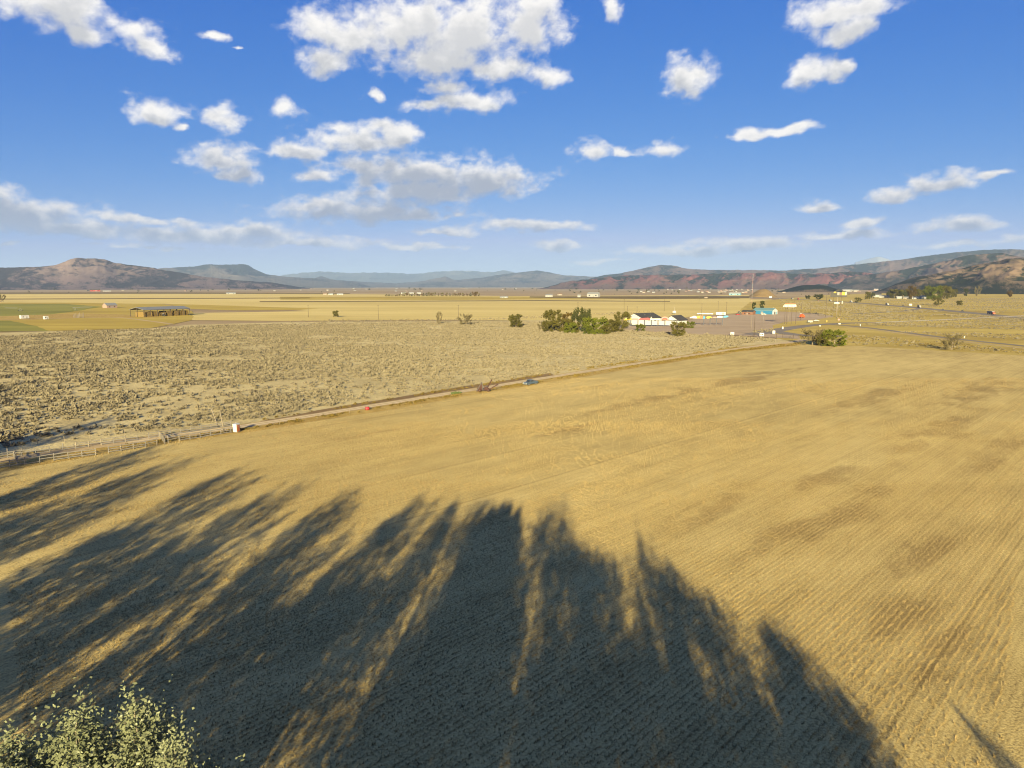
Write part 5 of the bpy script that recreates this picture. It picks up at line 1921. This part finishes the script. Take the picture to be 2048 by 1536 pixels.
# traffic signs by the entrance
SIGNS = [(1464.5, 671, 7, 6, 665.2, 'white traffic sign at the left corner of the lot entrance', True), (1523.5, 673, 8.2, 6.4, 665.8, 'white traffic sign with two dark marks by the entrance', True),
         (1547.5, 668.5, 5, 6, 661.2, 'small white square sign right of the marked sign', False), (1565.3, 658.5, 2.6, 4.6, 653.4, 'small white upright sign in the road bend', False),
         (1640, 653.5, 2.6, 1.8, 650.8, 'small white sign above the green corner tree', False), (1679, 649.5, 4, 2.2, 646.4, 'pale sign beside the access road right of the corner trees', False),
         (1677.5, 642, 3.6, 3.2, 637.4, 'pinkish sign on the grass below the tall billboard', False), (1720.5, 652.5, 1.4, 3.6, 648.6, 'narrow white sign on the ramp', False),
         (1541, 598, 5, 3.2, 592.6, 'pale highway sign far left of the billboard', False), (1821, 612.5, 5, 3.4, 607.6, 'pale highway sign between cars at the ramp', False),
         (1928.5, 677, 1.4, 3.6, 672.5, 'thin white marker right of the large grey shrub', False), (1653.6, 644, 1.4, 3.4, 640.4, 'yellow marker post left of the pinkish sign', False)]
for (px, base, w, h, top, lab, marks) in SIGNS:
    bx, by = px, base
    g = G(bx, by)
    k = m_per_px(bx, by)
    t = thing('road_sign', lab, 'sign', (g.x, g.y, 0), facing(g, 0))
    MB().box(0, .1, 0, .14, .14, (base - top) * k).build('post', M['galvanised'], t)
    MB().box(0, 0, (base - top - h) * k if (base - top - h) > 0 else .3, w * k, .08, min(h, base - top) * k).build('plate', M['sign_yellow'] if 'yellow' in lab else M['sign_pink'] if 'pinkish' in lab else M['white_paint'], t)
    if marks:
        for s in (-1, 1):
            MB().box(s * w * k * .2, -.06, (base - top - h * .68) * k, w * k * .26, .03, h * k * .36).build('mark', M['sign_black'], t)

# blue building with the brick end
g = G(1530, 628.0)
k = m_per_px(1530, 628)
rz = facing(g, -28)
t = gable('blue_building', 'bright blue metal building with a white gable at its right end', (g.x, g.y, 0), rz + math.pi / 2 * 0, 26, 12, 4.8, 2.6, M['blue_metal'], M['teal_roof'], 'building', ridge='x', over=.4,
          doors=(('f', -1, 0, 3.2, 3.2),))
MB().prism_x([(-6.02, 0), (6.02, 0), (6.02, 4.8), (0, 7.35), (-6.02, 4.8)], 13.02, 13.3).build('end_wall', M['white_paint'], t)
MB().box(13.4, -1.0, 0, .1, 3.0, 3.2).build('door', M['car_dark'], t)
MB().box(13.4, 3.4, 0, .1, 3.0, 3.4).build('door', M['pale_blue'], t)
MB().box(0, -6.12, 4.3, 26, .1, .5).build('trim', M['pale_blue'], t)
g = G(1497, 629)
t = gable('brick_annex', 'low brick annex with a dark roof left of the blue building', (g.x, g.y, 0), facing(g, -22), 14, 9, 3.4, 1.9, M['brick_wall'], M['dark_roof'], 'building', ridge='x',
          windows=(('f', -3, 1, 1.6, 1.2), ('f', 2.5, 1, 1.6, 1.2)), doors=(('f', 0, 0, 1.2, 2.2),))

# vehicles and trailers in the yard
g = G(1475.5, 630)
car('car', 'red car parked left of the brick annex', (g.x, g.y, .02), facing(g, 20), M['car_red'], 'suv')
g = G(1479, 625.5)
car('car', 'dark car parked behind the red car', (g.x, g.y, .02), facing(g, 15), M['car_dark'], 'suv')
g = G(1527, 629.5)
car('pickup_truck', 'white pickup parked before the blue building', (g.x, g.y, .02), facing(g, 10), M['car_white'], 'pickup', cat='pickup')
g = G(1441.5, 631)
k = m_per_px(1441.5, 631)
t = thing('box_trailer', 'white box trailer behind the coloured sign', 'trailer', (g.x, g.y, 0), facing(g, 0))
MB().box(0, 0, .9, 11.0, 2.6, 3.1).build('box', M['white_paint'], t)
MB().box(0, 0, .6, 11.0, 1.0, .3).build('frame', M['dark_metal'], t)
MB().box(2.5, -1.33, 1.2, 3.0, .05, 2.2).build('side_door', M['grey_wall'], t)
wheels(t, (-3.5, -2.3), (-1.1, 1.1), .5, .4, False)
g = G(1410, 629.4)
t = thing('flat_trailer', 'long low white trailer behind the coloured sign posts', 'trailer', (g.x, g.y, 0), facing(g, 0))
MB().box(0, 0, .7, 19.0, 2.4, 1.25).build('bed', M['white_paint'], t)
for i in range(8):
    MB().box(-8.4 + i * 2.4, -1.23, .75, .12, .06, 1.1).build('rib', M['grey_wall'], t)
wheels(t, (-6.5, -5.3, 6.0), (-1.0, 1.0), .36, .3, False)
g = G(1348.5, 628)
t = thing('storage_tank', 'white round tank behind the porch wing', 'tank', (g.x, g.y, 0), facing(g, 0))
MB().tube((-2.1, 0, 2.4), (2.1, 0, 2.4), 1.7, 1.7, 16).build('tank_shell', M['white_paint'], t, True)
for x in (-1.4, 1.4):
    MB().box(x, 0, 0, .4, 2.2, 1.3).build('cradle', M['dark_metal'], t)
MB().tube((0, 0, 4.0), (0, 0, 8.5), .08, .08, 6).build('vent_pipe', M['white_paint'], t)
g = G(1605, 636)
t = thing('work_truck', 'bright orange work truck standing in the gravel lot', 'truck', (g.x, g.y, 0), facing(g, 50))
MB().prism_y([(.3, .8), (2.8, .8), (2.8, 1.7), (2.1, 1.9), (1.7, 3.0), (.3, 3.0)], -1.1, 1.1).build('cab', M['orange_paint'], t)
MB().prism_y([(2.2, 1.95), (1.82, 2.85), (1.74, 2.85), (2.1, 1.95)], -.9, .9).build('windshield', M['window_glass'], t)
MB().prism_y([(-3.6, 1.0), (.1, 1.0), (.1, 3.6), (-.8, 4.6), (-2.2, 4.2), (-3.6, 2.2)], -1.15, 1.15).build('hopper', M['orange_paint'], t)
MB().box(-.4, 0, .6, 6.2, 1.2, .35).build('chassis', M['dark_metal'], t)
MB().box(-3.0, 0, 4.4, 1.4, 1.2, .8).build('chute', M['white_paint'], t)
wheels(t, (-2.6, 1.9), (-.95, .95), .5, .4, True)
g = G(1632, 643)
car('pickup_truck', 'white pickup with a black load at the junction', (g.x, g.y, .02), facing(g, 35), M['car_white'], 'pickup', cat='pickup')
g = G(1620, 645.5)
t = thing('utility_trailer', 'silver trailer standing beside the white pickup at the junction', 'trailer', (g.x, g.y, 0), facing(g, 15))
MB().box(0, 0, .55, 4.6, 2.0, 1.7).build('box', M['galvanised'], t)
MB().beam((-2.3, 0, .5), (-3.6, 0, .4), .15, .15).build('hitch', M['dark_metal'], t)
wheels(t, (.2,), (-1.0, 1.0), .38, .25, True)

# ---------------------------------------------------------------- highway traffic
def traffic(px, py, ahead, kind, paint, label):
    g = G(px, py)
    hd = on_line(px, py, *ahead)
    if kind == 'semi':
        return semi('semi_truck', label, (g.x, g.y, .05), hd, paint[0], paint[1])
    return car('pickup_truck' if kind == 'pickup' else 'car', label, (g.x, g.y, .05), hd, paint, kind, cat='pickup' if kind == 'pickup' else 'car')


HW = [(1380, 590.0), (1500, 594.5), (1600, 599.0), (1690, 604.0), (1780, 611.0), (1850, 617.0), (1960, 627.5), (2048, 636.5)]


def hw(px, off=0.0):
    xs, ys = zip(*HW)
    return float(np.interp(px, xs, ys)) + off


g = G(1984, hw(1984, -1.0))
semi('semi_truck', 'grey double trailer truck with an orange cab on the highway at right', (g.x, g.y, .05), on_line(1984, hw(1984), 2040, hw(2040)), M['trailer_grey'], M['orange_paint'], tl=15, twin=True)
for px, off, kind, paint, lab in [
        (1925, -1.2, 'suv', M['car_dark'], 'dark car on the highway behind the double trailer truck'),
        (1886, -1.0, 'sedan', M['car_dark'], 'dark car on the highway below the tall green trees'),
        (1806, -1.2, 'sedan', M['car_dark'], 'dark car on the highway right of the white box truck'),
        (1714, .2, 'sedan', M['car_dark'], 'dark car on the highway just right of the white truck by the billboard'),
        (1636, .2, 'sedan', M['car_red'], 'dark red car on the highway left of the billboard'),
        (1559, .3, 'suv', M['car_white'], 'white car far down the highway above the blue building')]:
    traffic(px, hw(px, off), (px + 40, hw(px + 40, off)), kind, paint, lab)
for px, off, paint, lab in [
        (1774, -.2, (M['trailer_grey'], M['car_white']), 'white box truck on the highway left of the farmstead'),
        (1838, -.6, (M['car_dark'], M['car_white']), 'truck with a dark trailer and white cab at the ramp'),
        (1702, .3, (M['car_white'], M['car_white']), 'white truck on the highway right of the billboard'),
        (1660, .2, (M['car_blue'], M['car_white']), 'dark blue truck on the highway behind the billboard'),
        (1596, .4, (M['car_red'], M['car_red']), 'dark red truck on the highway above the orange truck'),
        (1584, .4, (M['car_dark'], M['car_white']), 'dark truck on the highway just left of the red truck')]:
    g = G(px, hw(px, off))
    semi('semi_truck', lab, (g.x, g.y, .05), on_line(px, hw(px), px + 40, hw(px + 40)), paint[0], paint[1], tl=7.5)
g = G(1776, 625.2)
car('car', 'white car on the ramp below the white box truck', (g.x, g.y, .09), on_line(1776, 625, 1740, 626.4), M['car_white'], 'sedan')
g = G(1873, 611.5)
car('car', 'dark car parked under the brown bush by the highway', (g.x, g.y, .02), facing(g, 80), M['car_dark'], 'suv')

# guard rail
t = None
RAIL = [(1752, 647), (1800, 644.8), (1900, 640.6), (2048, 633.2), (2200, 625)]
P_ = [G(*p) for p in RAIL]
t = thing('guard_rail', 'white guard rail along the overpass road at right', 'guard rail', tuple(P_[0]), 0)
rail_b, prev = MB(), None
pm = MB().box(0, 0, 0, .28, .28, 1.15).mesh('post', M['post_wood'])
tot = 0
for a, b in zip(P_[:-1], P_[1:]):
    n = max(1, int((b - a).length / 5.5))
    for i in range(n):
        p, q = a.lerp(b, i / n) - P_[0], a.lerp(b, (i + 1) / n) - P_[0]
        MB().beam((p.x, p.y - .25, .95), (q.x, q.y - .25, .95), .12, .38).build('rail', M['guard_white'], t)
        o = link('post', pm, t)
        o.location = p

# ---------------------------------------------------------------- hay barn and the left farm
g = G(322, 631.5)
k = m_per_px(322, 631.5)
rz = facing(g, 36)
Wb, Db, Hb = 60.0, 24.0, 8.2
t = thing('hay_barn', 'long open hay barn with a grey roof on thin posts', 'barn', (g.x, g.y, 0), rz)
MB().prism_x([(-Db / 2 - .8, Hb - .3), (0, Hb + 2.4), (Db / 2 + .8, Hb - .3), (Db / 2 + .8, Hb), (0, Hb + 2.75), (-Db / 2 - .8, Hb)], -Wb / 2 - 1, Wb / 2 + 1).build('roof', M['grey_roof'], t)
for y in (-Db / 2, 0, Db / 2):
    for i in range(8):
        x = -Wb / 2 + i * Wb / 7
        MB().box(x, y, 0, .45, .45, Hb - .1 if y else Hb + 2.2).build('post', M['pole_wood'], t)
for y in (-Db / 2, Db / 2):
    MB().box(0, y, Hb - .75, Wb, .3, .45).build('eave_beam', M['pole_wood'], t)
RZ = Matrix.Rotation(rz, 3, 'Z')
bale = None
names_ = ('leftmost', 'second from left', 'third from left', 'third from right', 'second from right', 'rightmost')
for i in range(6):
    c = Vector((-25.2 + i * 10.0, -3.5, 0))
    p = Vector((g.x, g.y, 0)) + RZ @ c
    s = MB()
    rg = random.Random(50 + i)
    hgt = 5 if i != 2 else 4
    for ix in range(4):
        for iz in range(hgt):
            s.box(-3.3 + ix * 2.2 + rg.uniform(-.06, .06), rg.uniform(-.15, .15), iz * 1.12, 2.14, 14 + rg.uniform(-.5, .5), 1.09)
    o = s.build('hay_stack', M['hay'])
    o.location = p
    o.rotation_euler = (0, 0, rz)
    tag(o, 'golden stack of square hay bales in the barn, ' + names_[i], 'hay stack', 'hay stacks in the barn')
p = Vector((g.x, g.y, 0)) + RZ @ Vector((-8, -16.5, 0))
t = thing('tractor', 'dark loader tractor parked before the hay barn', 'tractor', p, rz + .3)
MB().box(.6, 0, 1.0, 2.4, 1.1, 1.0).build('hood', M['dark_metal'], t)
MB().box(-1.0, 0, 1.2, 1.5, 1.5, 1.9, taper=.85).build('cab', M['window_glass'], t)
MB().box(-1.0, 0, 3.1, 1.6, 1.6, .15).build('roof', M['white_paint'], t)
MB().beam((1.5, 0, 1.4), (3.4, 0, .6), .8, .2).build('loader_arm', M['dark_metal'], t)
wheels(t, (-1.1,), (-1.0, 1.0), .95, .5, True)
wheels(t, (1.3,), (-.85, .85), .6, .35, True)


def pivot(px, base, label, span, ang):
    g = G(px, base)
    t = thing('irrigation_pivot', label, 'irrigation', (g.x, g.y, 0), facing(g, ang))
    for s in (-1, 1):
        MB().beam((s * 2.2, 0, .4), (0, 0, 4.0), .25, .25).build('leg', M['galvanised'], t)
    MB().beam((-2.2, 0, .7), (2.2, 0, .7), .25, .25).build('axle', M['galvanised'], t)
    MB().tube((-3, 0, 4.1), (span, 0, 4.6), .22, .22, 6).build('pipe', M['galvanised'], t)
    MB().beam((-3, 0, 3.9), (span * .5, 0, 3.0), .12, .12).build('truss', M['galvanised'], t)
    MB().beam((span * .5, 0, 3.0), (span, 0, 4.4), .12, .12).build('truss', M['galvanised'], t)
    for x in (-2.2, 2.2):
        MB().tube((x, -.2, .65), (x, .2, .65), .65, .65, 12).build('wheel', M['tyre'], t)


pivot(41, 621.5, 'irrigation pivot tower in the green field, left of two', -18, 0)
pivot(150, 620.5, 'irrigation pivot tower in the green field, right of two', 22, 0)
for px, base, w, d, h, lab in ((49, 637.4, 8.0, 3.2, 3.8, 'larger white trailer below the green field at left'), (92, 639.0, 3.8, 3.0, 3.6, 'smaller white shed below the green field at left')):
    g = G(px, base)
    t = thing('white_shed', lab, 'shed', (g.x, g.y, 0), facing(g, 25))
    MB().box(0, 0, .3, w, d, h - .3).build('wall', M['white_paint'], t)
    MB().box(0, 0, h, w + .3, d + .3, .15).build('roof', M['galvanised'], t)
    MB().box(w * .2, -d / 2 - .04, .4, .9, .08, 2.0).build('door', M['grey_wall'], t)
    MB().box(-w * .22, -d / 2 - .04, 1.6, 1.2, .08, .9).build('window', M['window_glass'], t)
for i in range(9):
    g = G(148 + i * 2.4, 636 - i * .1)
    o = link('fence_post', MB().box(0, 0, 0, .35, .35, 3.6 + (i % 3)).mesh('fence_post', M['grey_board']))
    o.location = (g.x, g.y, 0)
    tag(o, 'weathered upright of the ruined pen at left', 'post', 'uprights of the ruined pen')
g = G(220, 615.6)
gable('old_farmhouse', 'small pinkish farmhouse with a grey roof left of the hay barn', (g.x, g.y, 0), facing(g, 30), 17, 12, 4.2, 3.6, M['pink_wall'], M['grey_roof'], 'house', ridge='x', windows=(('f', -4, 1, 2, 1.5), ('f', 4, 1, 2, 1.5)), doors=(('f', 0, 0, 1.6, 2.4),))

# ---------------------------------------------------------------- houses and sheds across the valley
FAR = [
    (190.5, 582.6, 17, 4.2, 0, 'red_barn', 'dark_roof', 'red_shed', 'long dark red barn far across the valley at left', 'barn'),
    (177, 582.4, 4, 2.6, 0, 'car_dark', 'dark_roof', 'dark_shed', 'small dark shed left of the red barn', 'shed'),
    (214, 582.8, 14, 1.8, 0, 'far_white', 'far_white', 'white_shed', 'long pale shed right of the red barn', 'shed'),
    (462, 588.2, 17, 3.6, 0, 'grey_wall', 'grey_roof', 'grey_shed', 'long grey shed alone in the left valley', 'shed'),
    (650, 589.6, 7, 4.0, 10, 'cream_wall', 'brown_roof', 'farm_house', 'cream farmhouse left of the white sheds', 'house'),
    (662, 589.8, 9, 3.6, -10, 'far_white', 'grey_roof', 'farm_house', 'white farmhouse between the cream house and the long shed', 'house'),
    (680, 589.8, 12, 3.2, 0, 'far_white', 'far_white', 'white_shed', 'long white shed left of the shelter row', 'shed'),
    (807, 587.8, 9, 3.6, 0, 'far_white', 'far_white', 'farm_house', 'white house behind the shelter row, left of three', 'house'),
    (823, 587.8, 9, 3.4, 0, 'far_white', 'far_white', 'farm_house', 'white house behind the shelter row, middle of three', 'house'),
    (838, 587.8, 8, 3.4, 0, 'far_white', 'far_white', 'farm_house', 'white house behind the shelter row, right of three', 'house'),
    (1004, 596.0, 8, 4.0, 20, 'grey_wall', 'grey_roof', 'farm_house', 'grey farmhouse right of the shelter row', 'house'),
    (1012, 596.0, 8, 4.0, -20, 'far_white', 'grey_roof', 'farm_house', 'white farmhouse right of the shelter row', 'house'),
    (1187, 593.6, 25, 9.0, -28, 'far_white', 'grey_roof', 'white_barn', 'large white barn above the tree clump', 'barn'),
    (1098, 593.6, 14, 5.0, 0, 'far_white', 'grey_roof', 'farm_house', 'white farm building left of the large white barn', 'house'),
    (1119, 590.4, 9, 3.6, 15, 'cream_wall', 'brown_roof', 'farm_house', 'cream farm building behind the white farm building', 'house'),
    (1158, 594.2, 6, 5.0, 0, 'far_white', 'grey_roof', 'white_shed', 'small white shed just left of the large white barn', 'shed'),
    (1470, 590.4, 22, 5.6, -20, 'pale_blue', 'far_white', 'pale_shed', 'pale metal sheds left of the radio mast', 'shed'),
    (1412, 596.2, 6, 2.6, 0, 'cream_wall', 'brown_roof', 'small_shed', 'small cream shed in the grain field right of centre', 'shed'),
    (1695, 583.2, 16, 4.6, 0, 'far_white', 'grey_roof', 'white_house', 'long white house right of the billboard top', 'house'),
    (1710, 583.4, 14, 4.0, 10, 'cream_wall', 'grey_roof', 'cream_house', 'cream house right of the long white house', 'house'),
    (1754.5, 594.4, 14, 8.2, 0, 'far_white', 'dark_roof', 'dark_roofed_house', 'white house with a big dark roof at the farmstead', 'house'),
    (1773, 595.4, 26, 4.6, 0, 'far_white', 'grey_roof', 'mobile_home', 'long white mobile home right of the dark roofed house', 'house'),
    (1798, 597.4, 10, 5.0, 15, 'far_white', 'far_white', 'camper', 'white camper left of the grey house', 'camper'),
    (1812, 597.6, 9, 4.4, -15, 'cream_wall', 'grey_roof', 'camper', 'cream camper in the middle of the farmstead', 'camper'),
    (1831, 598.2, 12, 5.0, 0, 'far_white', 'far_white', 'camper', 'long white camper before the grey house', 'camper'),
    (1850, 598.0, 18, 6.8, 20, 'grey_wall', 'grey_roof', 'grey_house', 'grey house under the golden tree', 'house'),
    (1898, 594.6, 9, 4.6, 0, 'far_white', 'far_white', 'white_shed', 'white shed right of the tall green trees', 'shed'),
    (1752, 581.6, 8, 4.0, 0, 'pink_wall', 'far_white', 'pink_house', 'pink house above the dark roofed house, left of three', 'house'),
    (1764, 582.0, 7, 3.6, 0, 'pink_wall', 'brown_roof', 'pink_house', 'pink house above the dark roofed house, middle of three', 'house'),
    (1772, 582.2, 9, 3.8, 0, 'cream_wall', 'far_white', 'pink_house', 'pale house above the dark roofed house, right of three', 'house'),
]
for (px, base, wp, hp, th, wall, roof, nm, lab, cat) in FAR:
    g = G(px, base)
    k = m_per_px(px, base)
    w, h = wp * k, hp * k
    d = min(w * .6, 14)
    gable(nm, lab, (g.x, g.y, -.1), facing(g, th), w, d, h * .62, h * .38, M[wall], M[roof], cat, ridge='x', over=.4,
          doors=(('f', w * .08, 0, w * .10, h * .42),), windows=(('f', -w * .28, h * .2, w * .12, h * .22), ('f', w * .30, h * .2, w * .12, h * .22)))

# tiny houses of the far town: three kinds, copied
kinds = []
for wall, roof in (('cream_wall', 'grey_roof'), ('pink_wall', 'brown_roof'), ('cream_wall', 'brown_roof'), ('far_white', 'grey_roof')):
    kinds.append([MB().prism_x([(-5, -.1), (5, -.1), (5, 4), (0, 6.5), (-5, 4)], -8, 8).mesh('wall', M[wall]),
                  MB().prism_x([(-5.5, 3.7), (0, 6.5), (5.5, 3.7), (5.5, 4.2), (0, 7.0), (-5.5, 4.2)], -8.5, 8.5).mesh('roof', M[roof])])
rg = random.Random(77)
for i in range(95):
    z = rg.choice(('t', 't', 't', 't', 'm', 'm', 'l', 'r', 'r'))
    px, base = {'t': (rg.gauss(1410, 75), rg.uniform(576.8, 586)), 'm': (rg.uniform(600, 1080), rg.uniform(577, 583)), 'l': (rg.uniform(90, 600), rg.uniform(577.5, 583)),
                'r': (rg.uniform(1560, 1800), rg.uniform(577.5, 584))}[z]
    g = G(px, base)
    k = m_per_px(px, base)
    s = max(.9, min(2.2, k * rg.uniform(1.4, 3.2) / 12))
    t = thing('town_house', 'tiny pale house among the scattered houses of the far valley', 'house', (g.x, g.y, -.2), facing(g, rg.uniform(-40, 40)), 'scattered houses of the far valley', s)
    kd = rg.choice(kinds)
    link('wall', kd[0], t)
    link('roof', kd[1], t)


# ================================================================== the air
def build_haze():
    me = MB().box(0, 0, -3, 116000, 116000, 1250).mesh('haze', bpy.data.materials.new('haze_air'))
    m = me.materials[0]
    m.use_nodes = True
    nt = m.node_tree
    nt.nodes.clear()
    o = nd(nt, 'ShaderNodeOutputMaterial')
    v = nd(nt, 'ShaderNodeVolumePrincipled')
    v.inputs['Density'].default_value = HAZE_DENSITY
    v.inputs['Color'].default_value = (*HAZE_COLOR, 1)
    v.inputs['Anisotropy'].default_value = 0.0
    nt.links.new(v.outputs[0], o.inputs['Volume'])
    h = link('haze', me)
    h['kind'] = 'stuff'


HAZE_DENSITY = 2.6e-5
HAZE_COLOR = (.41, .59, 1.0)
build_haze()
